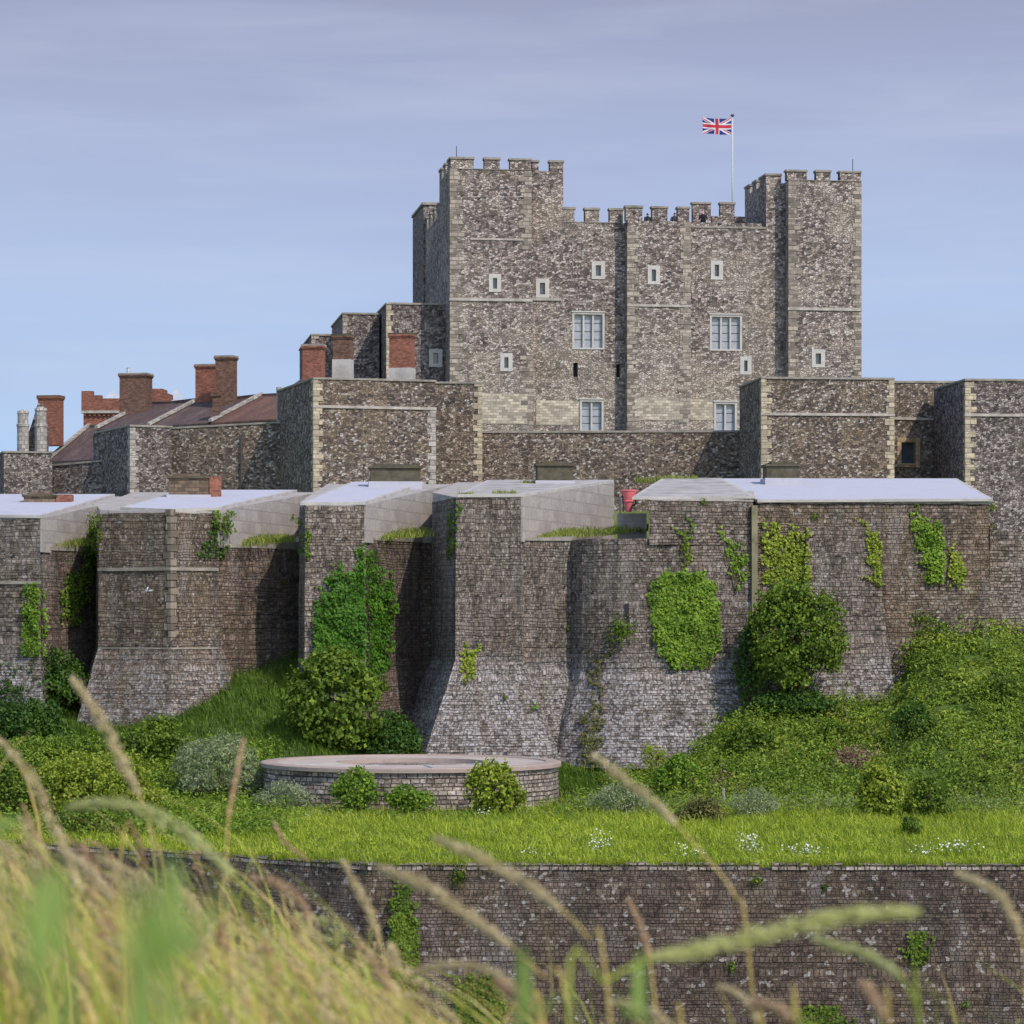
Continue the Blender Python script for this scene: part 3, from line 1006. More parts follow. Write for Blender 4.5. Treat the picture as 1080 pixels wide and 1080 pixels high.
# left flank and back turret
y17 = 17.0
mb = MB()
mb.wallbox(.05, 6, 7, y17, Zb, KF.z(233, 0, 10), KF)
mb.build('wall', M['keep'], keep, wall=True)
mb, cp = MB(), MB()
zl = KF.z(233, 0, 10)
merlons(mb, cp, KF, [(8, 9.4), (10.6, 12), (13.2, 14.6), (15.8, y17)], .05, .7, zl, zl + .95, along='y')
mb = MB(); zt = KF.z(216, 0, y17)
mb.wallbox(-.1, KF.x(466, y17), y17, 25, Zb, zt, KF)
mb.build('corner_turret', M['bailey_grey'], keep, wall=True)
cp = MB(); cp.box(-.2, KF.x(466, y17) + .1, y17 - .1, 25.1, zt + .003, zt + .2, KF); cp.build('coping', M['coping'], keep)
mb = MB(); mb.wallbox(KF.x(466, y17), x908, y17 + .6, 25, Zb, zl, KF); mb.build('wall', M['keep'], keep)
mb = MB(); mb.box(x662 + .1, x806, 6.1, 17.5, Zb + 12, KF.z(248, x728, 8), KF); mb.build('roof_deck', M['roof_grey'], keep)
# stepped forebuilding on the left
for (pl, pf, pr, pt, y, wins) in ((389, 408, 477, 321, 3.0, [(459.5, 377.5, 14, 19)]), (350, 362, 400, 331.5, 7.0, []), (316, 329, 364, 354, 9.0, [])):
    x0, x1 = KF.x(pf, y), KF.x(pr, y)
    fr2 = KF
    yb = y + 1
    k = (pl - CX) / FP
    yb = min(24, KF.y(pl, x0))
    zt = KF.z(pt, x0, y)
    ops = [kw(*w, y) for w in wins]
    mb = MB(); mb.wallbox(x0, x1, y, yb, Zb, zt, KF, ops)
    fb = mb.build('forebuilding', M['bailey_grey'], keep, wall=True)
    for o in ops: window(fb, KF, *o, y)
    cp = MB(); cp.box(x0 - .08, x1, y - .08, yb, zt + .003, zt + .14, KF); cp.build('coping', M['coping'], fb)
    quoins(keep, KF, x0, y, Zb + 2, zt, 1, mat=M['quoin_keep'] if pf != 408 else M['ashlar'], w=(.5, .3))

# ------------------------------------------------------------------ flag and pole
Yp = KF.pt(KF.x(772, 12), 12, 0)[1]
pb = (X(772.5, Yp), Yp)
zdk = KF.z(248, x728, 8)
fpole = thing('flagpole', 'tall thin white flagpole rising behind the keep battlements', 'flagpole', (*pb, zdk))
mb = MB(); mb.tube([(*pb, zdk), (*pb, Z(123, Yp))], [.07, .05], 8); mb.build('pole', M['white_paint'], fpole, smooth=True)
mb = MB()
for a, b in ((.05, .16), (.16, .12), (.12, .02)): pass
mb.tube([(*pb, Z(123, Yp)), (*pb, Z(122.5, Yp)), (*pb, Z(121.2, Yp)), (*pb, Z(120.3, Yp))], [.08, .16, .16, .06], 8)
mb.build('finial', M['metal_dark'], fpole)


def union_jack(u, v):
    """u 0 hoist..1 fly, v 0 bottom..1 top -> 0 blue, 1 white, 2 red"""
    x, y = u * 2.0 - 1.0, v - .5          # 2:1 flag, x -1..1, y -.5..5
    if abs(x) < .1 or abs(y) < .1: return 2
    if abs(x) < .167 or abs(y) < .167: return 1
    d1 = (x - 2 * y) / math.sqrt(5)
    d2 = (x + 2 * y) / math.sqrt(5)
    for d, sgn in ((d1, 1 if x > 0 else -1), (d2, -1 if x > 0 else 1)):
        if abs(d) < .1:
            if 0 < d * sgn < .067: return 2
            return 1
    return 0


flagm = [plain('flag_blue', (.02, .03, .16), .1), plain('flag_white', (.52, .52, .55), .05), plain('flag_red', (.40, .03, .05), .1)]
nu, nv = 72, 40
fw, fh = 31.5 * Yp / FP, 17 * Yp / FP
zt = Z(125, Yp)
V = []
for j in range(nv + 1):
    for i in range(nu + 1):
        u, v = i / nu, j / nv
        wv = u ** .7 * (.16 * math.sin(u * 9 + v * 1.2) + .05 * math.sin(u * 17 - v * 2))
        V.append((pb[0] - .09 - u * fw * .98 + .03 * math.sin(v * 4) * u, pb[1] + wv - u * .35,
                  zt - (1 - v) * fh * (1 - .04 * u) - .06 * fh * math.sin(u * 5.2) * u - .05 * u))
F = [(j * (nu + 1) + i, j * (nu + 1) + i + 1, (j + 1) * (nu + 1) + i + 1, (j + 1) * (nu + 1) + i) for j in range(nv) for i in range(nu)]
mi = np.array([union_jack((i + .5) / nu, (j + .5) / nv) for j in range(nv) for i in range(nu)])
fl = mesh_np('flag', np.array(V), np.array(F), flagm, smooth=True, mi=mi)
tag(fl, 'red, white and blue British union flag blowing to the left of its pole', 'flag')

# ------------------------------------------------------------------ inner bailey walls and mural towers
ZB = 1.2


def mural(label, pl, pf, pr, pt, Y, deg, mat='bailey', mat_side=None, string=None, wins=(), qu=(1, 1), depth=None, zb=ZB, qmat='ashlar', pside=None):
    fr = Frame(pf, Y, deg)
    x1 = fr.x(pr)
    d = depth or fr.y(pl)
    zt = fr.z(pt)
    t = thing('mural_tower', label, 'castle tower', fr.pt(x1 / 2, 0, zb), None)
    ops = []
    for cx, cy, w, h in wins:
        a, b = fr.x(cx - w / 2), fr.x(cx + w / 2)
        ops.append((a, b, fr.z(cy + h / 2, a), fr.z(cy - h / 2, a)))
    mb = MB(); mb.wallbox(0, x1, 0, d, zb, zt, fr, ops)
    mb.build('wall', M[mat], t, wall=True)
    for o in ops: window(t, fr, *o, 0, stone='win_ochre', frame=.33)
    cp = MB(); cp.box(-.07, x1 + .07, -.07, d, zt + .003, zt + .13, fr); cp.build('coping', M['coping'], t)
    if string:
        z = fr.z(string)
        mb = MB(); mb.box(-.07, x1 + .07, -.08, .1, z - .09, z + .08, fr); mb.build('string_course', M['string'], t)
    if qu[0]: quoins(t, fr, 0, 0, zb, zt if qu[0] == 1 else qu[0], 1, mat=M[qmat], w=(.62, .32), h=.36)
    if qu[1]: quoins(t, fr, x1, 0, zb, zt, -1, mat=M[qmat], w=(.5, .28), h=.36)
    return fr, t, d


def bwall(label, p0, Y0, p1, Y1, pt0, pt1, mat='bailey', thick=1.6, zb=ZB, name='curtain_wall', wins=(), string=None, cop=True):
    """length of curtain wall between two plan points given by their places along the picture"""
    ang = math.degrees(math.atan2(Y1 - Y0, X(p1, Y1) - X(p0, Y0)))
    fr = Frame(p0, Y0, ang)
    L = math.hypot(Y1 - Y0, X(p1, Y1) - X(p0, Y0))
    t = thing(name, label, 'castle wall', fr.pt(L / 2, 0, zb))
    z0, z1 = Z(pt0, Y0), Z(pt1, Y1)
    ops = []
    for cx, cy, w, h in wins:
        a, b = fr.x(cx - w / 2), fr.x(cx + w / 2)
        ops.append((a, b, fr.z(cy + h / 2, a), fr.z(cy - h / 2, a)))
    mb = MB()
    zl = min(z0, z1)
    mb.wallbox(0, L, 0, thick, zb, zl, fr, ops)
    if abs(z0 - z1) > .01:
        a = [fr.pt(0, 0.002, zl), fr.pt(L, 0.002, zl), fr.pt(L, thick, zl), fr.pt(0, thick, zl)]
        b = [fr.pt(0, 0.002, z0 + .002), fr.pt(L, 0.002, z1 + .002), fr.pt(L, thick, z1 + .002), fr.pt(0, thick, z0 + .002)]
        mb.hexa(a + b)
    mb.build('wall', M[mat], t, wall=True)
    if cop:
        c = MB()
        lo = [fr.pt(0, -.06, z0 + .01), fr.pt(L, -.06, z1 + .01), fr.pt(L, thick, z1 + .01), fr.pt(0, thick, z0 + .01)]
        hi = [(p[0], p[1], p[2] + .13) for p in lo]
        c.hexa(lo + hi); c.build('coping', M['coping'], t)
    if string:
        z = fr.z(string)
        mb = MB(); mb.box(0, L, -.08, .05, z - .09, z + .08, fr); mb.build('string_course', M['string'], t)
    for o in ops: window(t, fr, *o, 0, stone='win_ochre', frame=.3)
    return fr, t


frA, tA, dA = mural('broad grey flint wall tower with cream corner stones, below the three brick chimneys', 293, 331, 459, 400, 190, 16, string=428.5, qu=(1, 0))
quoins(tA, frA, frA.x(459), 0, ZB, frA.z(432, 5), -1, w=(.5, .3), mat=M['ashlar_grey'])
quoins(tA, frA, 0, dA, ZB, frA.z(408, 0, dA), 1, w=(.3, .3), mat=M['ashlar_grey'])
frA2, tA2, _ = mural('narrow flint wall block with pale right corner at the foot of the keep', 450, 452, 508, 404.5, 197, 4, qu=(0, 1), depth=4)
bwall('long mossy flint curtain wall running across below the keep windows', 459, 199, 792, 199, 457, 456, 'bailey')
frB, tB, dB = mural('square flint wall tower with cream corner stones right of the keep foot', 780, 803.5, 942.5, 399.5, 190, 6, string=436.5)
bwall('short dark flint curtain wall with an ochre framed slit window', 935, 197, 1012, 198.5, 404, 404, 'bailey', wins=[(958, 477, 24, 31)], string=441)
frC, tC, dC = mural('flint wall tower cut off by the right edge of the photo', 985, 1018.5, 1200, 401.5, 189, 6, 'bailey_grey', string=437.5, qu=(1, 0), zb=0)
frD, tD, dD = mural('rough pale flint wall tower standing between two brown roofs on the left', 98, 137.5, 181, 450, 200, 24, 'bailey_grey', qu=(1, 0), qmat='ashlar_grey')
frw, tw = bwall('flint curtain wall with a drainpipe below the red tiled roof', 174, 202, 305, 200, 453, 446)
mb = MB(); xx = frw.x(254.5, -.1); mb.tube([frw.pt(xx, -.12, ZB), frw.pt(xx, -.12, frw.z(462, xx))], .07, 6); mb.build('drainpipe', M['metal_dark'], tw)
bwall('low dark flint curtain wall with a small niche at far left', 30, 209, 110, 206, 494, 487, 'bailey_grey', wins=[])
frE, tE, dE = mural('low flint wall tower with two round pillars behind it at the left edge', -5, 4, 55, 477.5, 205, 14, 'bailey_grey', qu=(0, 0), depth=8)
bwall('flint curtain wall leaving the left edge of the photo', -200, 214, 6, 208, 486, 484, 'bailey_grey')


# ------------------------------------------------------------------ houses with chimneys behind the wall
def chimney(parent, px0, px1, pt, pb_, Y, mat='brick', dy=None, base=None, pots=(), cap='coping', deg=-12, capover=.09):
    fr = Frame(px0, Y, deg)
    x1 = fr.x(px1)
    dy = dy or x1 * .7
    z0, z1 = fr.z(pb_), fr.z(pt)
    h = z1 - z0
    mb = MB()
    zs = z0
    if base:
        zs = fr.z(base)
    mb.wallbox(0, x1, 0, dy, zs, z1 - .34, fr, jit=.0)
    mb.box(-.05, x1 + .05, -.05, dy + .05, z1 - .337, z1 - .24, fr)
    mb.box(-.1, x1 + .1, -.1, dy + .1, z1 - .237, z1 - .12, fr)
    c = mb.build('chimney', M[mat], parent)
    mb = MB(); mb.box(-capover, x1 + capover, -capover, dy + capover, z1 - .117, z1, fr)
    mb.build('cap', M[cap], c)
    if base:
        mb = MB(); mb.box(-.04, x1 + .04, -.04, dy + .04, z0, zs - .003, fr); mb.build('base', M['concrete_pale'], c)
    for px in pots:
        a = fr.x(px); p0 = fr.pt(a, dy * .5, z1)
        mb = MB(); mb.tube([p0, (p0[0], p0[1], z1 + .42), (p0[0], p0[1], z1 + .45)], [.15, .13, .17], 8); mb.build('chimney_pot', M['metal'], c)
    return c


HF = Frame(104, 227, -40)
eave = HF.z(452)
ridge = Z(420.5, 226)
RUN = 5.0


def gable_house(label, xa, xb, tmat, wallmat='bailey', run=RUN, fr=HF, ez=None, rz=None, verge=True):
    ez, rz = ez or eave, rz or ridge
    t = thing('barrack_house', label, 'house', fr.pt((xa + xb) / 2, run, Z_YARD), 'barrack houses in a row')
    mb = MB()
    mb.box(xa + .05, xb - .05, .3, 2 * run - .3, Z_YARD - .3, ez, fr)
    for x in (xa + .06, xb - .06):
        mb.face([fr.pt(x, .3, ez), fr.pt(x, 2 * run - .3, ez), fr.pt(x, run, rz - .15)])
    mb.build('wall', M[wallmat], t)
    mb = MB()
    n = 5
    for k in range(n):          # slightly sagging slopes
        x0_, x1_ = xa + (xb - xa) * k / n, xa + (xb - xa) * (k + 1) / n
        s0, s1 = -.1 * math.sin(math.pi * k / n), -.1 * math.sin(math.pi * (k + 1) / n)
        for y0_, y1_ in ((-.2, run), (2 * run + .2, run)):
            mb.face([fr.pt(x0_, y0_, ez - .08), fr.pt(x1_, y0_, ez - .08), fr.pt(x1_, y1_, rz + s1), fr.pt(x0_, y1_, rz + s0)])
            mb.face([fr.pt(x0_, y0_, ez - .2), fr.pt(x1_, y0_, ez - .2), fr.pt(x1_, y0_, ez - .08), fr.pt(x0_, y0_, ez - .08)])
    rf = mb.build('roof', M[tmat], t)
    mb = MB()
    mb.tube([fr.pt(xa + .1, run, rz + .02), fr.pt((xa + xb) / 2, run, rz - .06), fr.pt(xb - .1, run, rz + .02)], .13, 6)
    mb.build('ridge_tiles', M['tiles'], rf)
    if verge:
        mb = MB()
        for x in (xa,):
            a = [fr.pt(x - .16, -.25, ez - .02), fr.pt(x + .16, -.25, ez - .02), fr.pt(x + .16, run, rz + .04), fr.pt(x - .16, run, rz + .04)]
            mb.hexa(a + [(p[0], p[1], p[2] + .22) for p in a])
        mb.build('verge_coping', M['ashlar_grey'], rf)
    return t


h1x, h2x, h3x, h4x = HF.x(104), HF.x(159), HF.x(224), HF.x(330)
H1 = gable_house('brown tiled house with a wide brick chimney, leftmost of the joined roofs', h1x, h2x - .2, 'tiles')
chimney(H1, 126, 154, 393.5, 445, 229, 'brick_dark', pots=(132,))
H2 = gable_house('brown tiled house with the tall double brick chimney', h2x, h3x - .2, 'tiles')
chimney(H2, 206, 226.5, 384, 428, 226.5, 'brick')
chimney(H2, 227, 246, 375, 434, 223.5, 'brick_dark')
chimney(H2, 224, 231, 414, 438, 219.5, 'brick_dark', cap='brick_dark')
H3 = gable_house('house with a rusty red tiled roof beside the broad wall tower', h3x, h4x, 'tiles_red')

GF = Frame(46, 238, -34)
H0 = gable_house('low brown roofed house with a stone gable and two round pillars at far left', GF.x(52), GF.x(122), 'tiles', fr=GF, run=4.6, ez=GF.z(486), rz=Z(447, 238))
mb = MB(); e0 = GF.z(486); mb.box(GF.x(58), GF.x(108), -.35, -.22, e0 - .45, e0 - .18, GF); mb.build('fascia', M['metal_dark'], H0)
chimney(H0, 40, 61.5, 417, 470, 238, 'brick', cap='brick_dark')
for px0, px1, pt in ((18, 30.5, 432), (36.5, 49.5, 429)):
    Yt = 222
    c = (X((px0 + px1) / 2, Yt), Yt); r = (px1 - px0) / 2 * Yt / FP
    mb = MB()
    zt = Z(pt, Yt)
    zs = [Z(485, Yt), Z(450.5, Yt), Z(450, Yt), Z(447.6, Yt), Z(447, Yt), zt - .35, zt - .3, zt - .12, zt]
    rs = [r, r, r * 1.1, r * 1.1, r * .92, r * .92, r * 1.02, r * .95, r * .35]
    mb.tube([(*c, z) for z in zs], rs, 12)
    mb.build('pillar', M['ashlar_grey'], H0)
mb = MB()
Yg = 223
g = [(26, 484), (50, 484), (50, 452), (44, 425), (40, 425), (33, 448), (28, 462)]
lo = [(X(a, Yg), Yg, Z(b, Yg)) for a, b in g]
hi = [(p[0], p[1] + .6, p[2]) for p in lo]
mb.face(lo); mb.face(hi[::-1])
for i in range(len(g)):
    k = (i + 1) % len(g); mb.face([lo[i], lo[k], hi[k], hi[i]])
mb.build('gable', M['bailey_grey'], H0)

# house whose chimneys stand above the broad wall tower
HC = thing('barrack_house', 'hidden house showing only three red brick chimneys above the broad wall tower', 'house', (X(380, 202), 202, ZB))
fc = Frame(318, 203, 10)
mb = MB(); mb.box(0, fc.x(450), 0, 6, ZB, fc.z(402), fc); mb.build('wall', M['brick_dark'], HC)
mb = MB(); mb.box(-.1, fc.x(450) + .1, -.1, 6.1, fc.z(402) + .003, fc.z(402) + .12, fc); mb.build('roof', M['roof_grey'], HC)
chimney(HC, 319, 339, 363, 402, 201, 'brick')
chimney(HC, 351, 369, 352.5, 402, 204, 'brick_dark', base=379, cap='moss_stone')
chimney(HC, 410.5, 433.5, 351, 402, 201.5, 'brick', base=388, cap='moss_stone')

# red brick building far behind
RB = thing('brick_building', 'distant red brick building with a notched parapet and white roof lights', 'building', (X(130, 275), 275, Z_YARD))
rf_ = Frame(88, 275, -4)
mb = MB()
mb.wallbox(0, rf_.x(180), 0, 14, Z_YARD - 1, rf_.z(436), rf_, jit=0)
mb.build('wall', M['brick'], RB)
mb = MB()
zz = rf_.z(430)
mb.box(-.15, rf_.x(180), -.2, .5, rf_.z(433), rf_.z(420.5), rf_)
mb.box(-.15, rf_.x(98), -.2, .6, rf_.z(420.4), rf_.z(412.5), rf_)
mb.box(rf_.x(98.1), rf_.x(107), -.2, .6, rf_.z(420.4), rf_.z(417), rf_)
mb.box(rf_.x(157), rf_.x(172), -.2, 2.2, rf_.z(420.4), rf_.z(410.5), rf_)
mb.box(rf_.x(172.1), rf_.x(178), -.2, 2.2, rf_.z(420.4), rf_.z(415.5), rf_)
for k in range(12):
    a = rf_.x(89 + k * 5)
    mb.box(a, a + .2, -.19, -.003, rf_.z(439), rf_.z(436.2), rf_)
mb.build('parapet', M['brick'], RB)
mb = MB(); mb.box(-.2, rf_.x(180), -.28, .4, rf_.z(436), rf_.z(433.2), rf_); mb.build('string_course', M['string'], RB)
for a, b, pt in ((106, 128, 410.5), (174, 194, 409)):
    x0_, x1_ = rf_.x(a, 4), rf_.x(b, 4)
    zb_, zt_ = rf_.z(423, 0, 4), rf_.z(pt, 0, 4)
    ap = rf_.pt((x0_ + x1_) / 2, 4 + (x1_ - x0_) / 2, zt_)
    c = [rf_.pt(x0_, 4, zb_), rf_.pt(x1_, 4, zb_), rf_.pt(x1_, 4 + x1_ - x0_, zb_), rf_.pt(x0_, 4 + x1_ - x0_, zb_)]
    mb = MB()
    for i in range(4): mb.face([c[i], c[(i + 1) % 4], ap])
    mb.build('roof_light', M['lantern'], RB)
# ------------------------------------------------------------------ outer works: bastions with sloping white roofs
def plan(pts): return [(X(px, Y), Y) for px, Y in pts]


def poly_at(z, poly): return [(p[0], p[1], z) for p in poly]


def bastion(label, pts, nfront, ptop, pback, zbase, zbat, batter, zledge, mat='bastion', roof='roof_white', flank=None, roofpts=None,
            jit=.045, lower=None):
    """pts: plan corners (px, Y) counterclockwise from front left; the first nfront are the front"""
    poly = plan(pts)
    Yf = min(p[1] for p in poly[:nfront])
    Yb = max(p[1] for p in poly)
    zf, zb = Z(ptop, Yf), Z(pback, Yb)
    cx = sum(p[0] for p in poly) / len(poly)
    t = thing('gun_bastion', label, 'bastion', (cx, Yf, zbase))
    mb = MB()
    body = lower and plan(lower) or poly
    ztop = zledge if lower else zf
    rings = [poly_at(zbase - .6, off_poly(body, batter * 1.08)), poly_at(zbat, off_poly(body, .06)), poly_at(ztop, body)]
    if batter < .05: rings = [rings[0], rings[2]]
    mb.loft(rings, jit=jit, tjit=.03)
    w = mb.build('wall', M[mat], t, wall=True)
    if lower:
        up_ = off_poly(poly, -.04); mb = MB(); mb.loft([poly_at(zledge - .3, up_), poly_at(zf, up_)], jit=jit, tjit=.03)
        mb.build('upper_wall', M[mat], t, wall=True)
    # wedge carrying the sloping roof
    def zr(p):
        k = (p[1] - Yf) / (Yb - Yf)
        return zf + (zb - zf) * max(0, k)
    ins = off_poly(poly, -.02)
    mb = MB(); mb.prism(ins, zf - .02, [zr(p) + .02 for p in ins]); mb.build('roof_wedge', M['concrete'], t)
    rp = off_poly(plan(roofpts) if roofpts else poly, .06)
    mb = MB()
    n = len(rp)
    zt = [zr(p) + .16 for p in rp]
    zl = [zr(p) + .022 for p in rp]
    rin = off_poly(rp, -.22)
    zi = [zr(p) + .165 for p in rin]
    mb.face([(p[0], p[1], z) for p, z in zip(rin, zi)], mi=0)
    for i in range(n):
        k = (i + 1) % n
        mb.face([(*rp[i], zl[i]), (*rp[k], zl[k]), (*rp[k], zt[k]), (*rp[i], zt[i])], mi=1)
        mb.face([(*rp[i], zt[i]), (*rp[k], zt[k]), (*rin[k], zi[k]), (*rin[i], zi[i])], mi=1)
    mb.build('roof', [M[roof], M['concrete_pale']], t)
    if flank:
        i, j = flank
        a, b = Vector(poly[i]), Vector(poly[j])
        d = (b - a).normalized(); nn = Vector((d.y, -d.x))
        o = off_poly(poly, .07)
        a2, b2 = a + nn * .10 + d * .02, b + nn * .10
        ai, bi = a - nn * .15 + d * .02, b - nn * .15
        zA, zB_ = zr(a) + .02, zr(b) + .02
        mb = MB()
        N = 6
        for k in range(N):
            f0, f1 = k / N, (k + 1) / N
            p, q, pi, qi = a2.lerp(b2, f0), a2.lerp(b2, f1), ai.lerp(bi, f0), ai.lerp(bi, f1)
            z0, z1 = zA + (zB_ - zA) * f0, zA + (zB_ - zA) * f1
            mb.hexa([(*p, zledge - .1), (*q, zledge - .1), (*qi, zledge - .1), (*pi, zledge - .1), (*p, z0), (*q, z1), (*qi, z1), (*pi, z0)])
        mb.build('flank_wall', M['concrete'], t, wall=True)
    return t, poly, zf, zr, w


def recess(label, pts, pt_front, pt_back, zbase, mat='recess', batter=.25):
    poly = plan(pts)
    Yf, Yb = poly[0][1], max(p[1] for p in poly)
    t = thing('recess_wall', label, 'castle wall', (sum(p[0] for p in poly) / len(poly), poly[0][1], zbase))
    zf = Z(pt_front, (poly[0][1] + poly[1][1]) / 2)
    mb = MB(); mb.loft([poly_at(zbase - .6, off_poly(poly, batter)), poly_at(Z(702, 154), off_poly(poly, .1)), poly_at(zf, poly)], jit=.04)
    mb.build('wall', M[mat], t, wall=True)
    zb = Z(pt_back, Yb)
    z = [zf + (zb - zf) * max(0, (p[1] - Yf) / (Yb - Yf)) for p in poly]
    o = off_poly(poly, .05)
    mb = MB(); mb.prism(o, zf + .01, [q + .14 for q in z]); mb.build('ledge', M['coping'], t, wall=True)
    return t, poly, zf


def roof_chimney(parent, px0, px1, pt, pb_, Y, mat='stone_chim', cap='moss_stone', dy=1.6, deg=4):
    fr = Frame(px0, Y, deg)
    x1 = fr.x(px1)
    z0, z1 = fr.z(pb_) - .5, fr.z(pt)
    mb = MB(); mb.wallbox(0, x1, 0, dy, z0, z1 - .25, fr, jit=.015)
    mb.box(.25, x1 - .25, .1, dy - .1, z1 - .12, z1, fr)
    c = mb.build('chimney', M[mat], parent)
    mb = MB(); mb.box(-.1, x1 + .1, -.1, dy + .1, z1 - .247, z1 - .12, fr); mb.build('cap', M[cap], c)
    mb = MB(); mb.box(-.12, x1 + .12, -.12, dy + .12, z0, z0 + .62, fr); mb.build('flashing', M['roof_white'], c)


def ring_line(parent, poly, nfront, z, h=.16, proud=.1, zoff=0.0, body=None, d=0.0):
    o = off_poly(poly, proud + d)[:nfront]
    i = off_poly(poly, d - .1)[:nfront]
    mb = MB()
    for k in range(nfront - 1):
        mb.hexa([(*o[k], z), (*o[k + 1], z), (*i[k + 1], z), (*i[k], z), (*o[k], z + h), (*o[k + 1], z + h), (*i[k + 1], z + h), (*i[k], z + h)])
    mb.build('string_course', M['string_old'], parent)


YR = 173.0
b1, p1, *_ = bastion('bastion cut off by the left edge of the photo, dark stone with white sloping roof',
                     [(-70, 154.5), (42, 153), (146, YR), (-70, YR)], 2, 547, 524, -5.5, -2.5, .3, Z(582, 157), 'bastion', flank=(1, 2), roofpts=[(-70, 154.5), (42, 153), (120, YR), (-70, YR)])
roof_chimney(b1, 25, 58, 519, 532, 164.5); ring_line(b1, p1, 2, Z(616, 153))
mb = MB(); f_ = Frame(58.5, 164.8, 4); mb.box(0, f_.x(76), 0, 1.2, f_.z(531) - .5, f_.z(521.5), f_); mb.build('brick_block', M['brick'], b1)
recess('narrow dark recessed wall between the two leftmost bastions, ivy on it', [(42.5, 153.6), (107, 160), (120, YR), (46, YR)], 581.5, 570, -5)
b2, p2, *_ = bastion('brown stone bastion with two pale bands and a white sloping roof with a chimney',
                     [(105, 154), (180, 152), (229, 153.8), (336, YR), (140, YR), (102, 158)], 3, 540.5, 519.5, -6.3, Z(684, 153), 1.5, Z(577, 157), 'bastion_brown', flank=(2, 3),
                     roofpts=[(128, 154), (180, 152.3), (229, 153.8), (312, YR), (196, YR)])
roof_chimney(b2, 178, 220, 499.5, 524, 164.5, 'stone_chim')
mb = MB(); f_ = Frame(221, 164.6, 30); mb.box(0, f_.x(233.5), 0, 1.3, f_.z(522) - .5, f_.z(502.5), f_); mb.build('brick_block', M['brick'], b2)
ring_line(b2, p2, 3, Z(602, 153)); ring_line(b2, p2, 3, Z(684.5, 153), .08, .04, d=.05)
f2 = Frame(180, 152, 0)
mbq = MB()
for k in range(26):          # pale worn corner stones up the salient edge
    z = Z(536, 152) - .05 - k * .36
    if z < Z(684, 152): break
    ww = (.40, .24)[k % 2] * random.uniform(.6, 1.2)
    c = Vector(p2[1])
    e1, e2 = (Vector(p2[0]) - c).normalized(), (Vector(p2[2]) - c).normalized()
    off = -(e1 + e2).normalized() * .07
    a, b = c + e1 * ww + off, c + e2 * (.64 - ww) + off
    cc = c + off * 1.0
    ins = (e1 + e2).normalized() * .3
    q = [a, cc, b, c + ins]
    mbq.prism([tuple(v) for v in q], z - .32, z)
mbq.build('quoin', blocks('worn_brown_quoins', (.20, .16, .125), .36, .6, .5), b2)
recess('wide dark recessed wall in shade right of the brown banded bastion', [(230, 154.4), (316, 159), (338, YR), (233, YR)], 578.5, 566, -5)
b3, p3, *_ = bastion('grey bastion half covered by a tall green ivy, white sloping roof',
                     [(322, 153), (384, 153.6), (477, YR), (345, YR), (315.5, 156)], 2, 533.5, 511, -6.5, -4.5, .45, Z(572, 157), 'bastion', flank=(1, 2),
                     roofpts=[(318, 153.3), (384, 153.6), (448, YR), (372, YR)])
roof_chimney(b3, 391, 443, 489, 510, 167.5, 'moss_stone', 'moss_stone')
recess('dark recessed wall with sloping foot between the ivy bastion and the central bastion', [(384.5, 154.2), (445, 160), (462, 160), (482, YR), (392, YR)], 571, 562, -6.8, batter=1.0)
b4, p4, *_ = bastion('tall central stone bastion with a flared white flecked foot and a grey cement roof',
                     [(481, 153.2), (549, 153.8), (646, YR), (482, YR), (456, 159)], 2, 525, 509, -6.9, Z(697, 153), 2.1, Z(571, 157), 'bastion', roof='roof_grey', flank=(1, 2),
                     roofpts=[(484, 153.2), (549, 153.8), (646, YR), (515, YR)])
roof_chimney(b4, 567, 604, 486.5, 509, 167.5, 'moss_stone', 'moss_stone')
recess('lit stone wall with grassy ledge joining the central bastion and the round bastion', [(549.5, 154.2), (603, 154.9), (640, YR), (560, YR)], 570.5, 560, -6.8, 'bastion', batter=1.5)
lowpts = [(598, 156.2), (603, 154.8), (614, 153.8), (632, 153.1), (652, 152.7), (675, 152.5), (795, 153.6), (797, YR), (640, YR)]
b5, p5, *_ = bastion('rounded bastion with a flared foot and a big oval ivy patch on its face',
                     [(684, 152.4), (795, 153.6), (797, YR), (700, YR)], 2, 527.5, 507, -7.0, Z(708, 153), 1.6, Z(569.5, 155), 'bastion', roof='roof_grey', lower=lowpts,
                     roofpts=[(668, 152.6), (795, 153.6), (760, YR), (700, YR)])
b6, p6, *_ = bastion('long straight bastion with the widest white roof, a round bush at its foot',
                     [(798.5, 153.8), (1043, 155), (1008, YR), (752, YR)], 2, 530.5, 507.5, -5.2, -3, .3, Z(560, 155), 'bastion_brown',
                     roofpts=[(800, 153.7), (1046, 154.9), (1008, YR), (742, YR)])
roof_chimney(b6, 809, 843, 487, 506.5, 167, 'moss_stone', 'moss_stone')
f6 = Frame(793, 153.3, 2)
mb = MB(); mb.box(0, f6.x(799), 0, .5, f6.z(690), f6.z(533), f6); mb.build('corner_strip', plain('pale_mossy_strip', (.22, .19, .12), .4, 1.2, stain=(.11, .11, .045), stain_amt=.8), b6, wall=True)
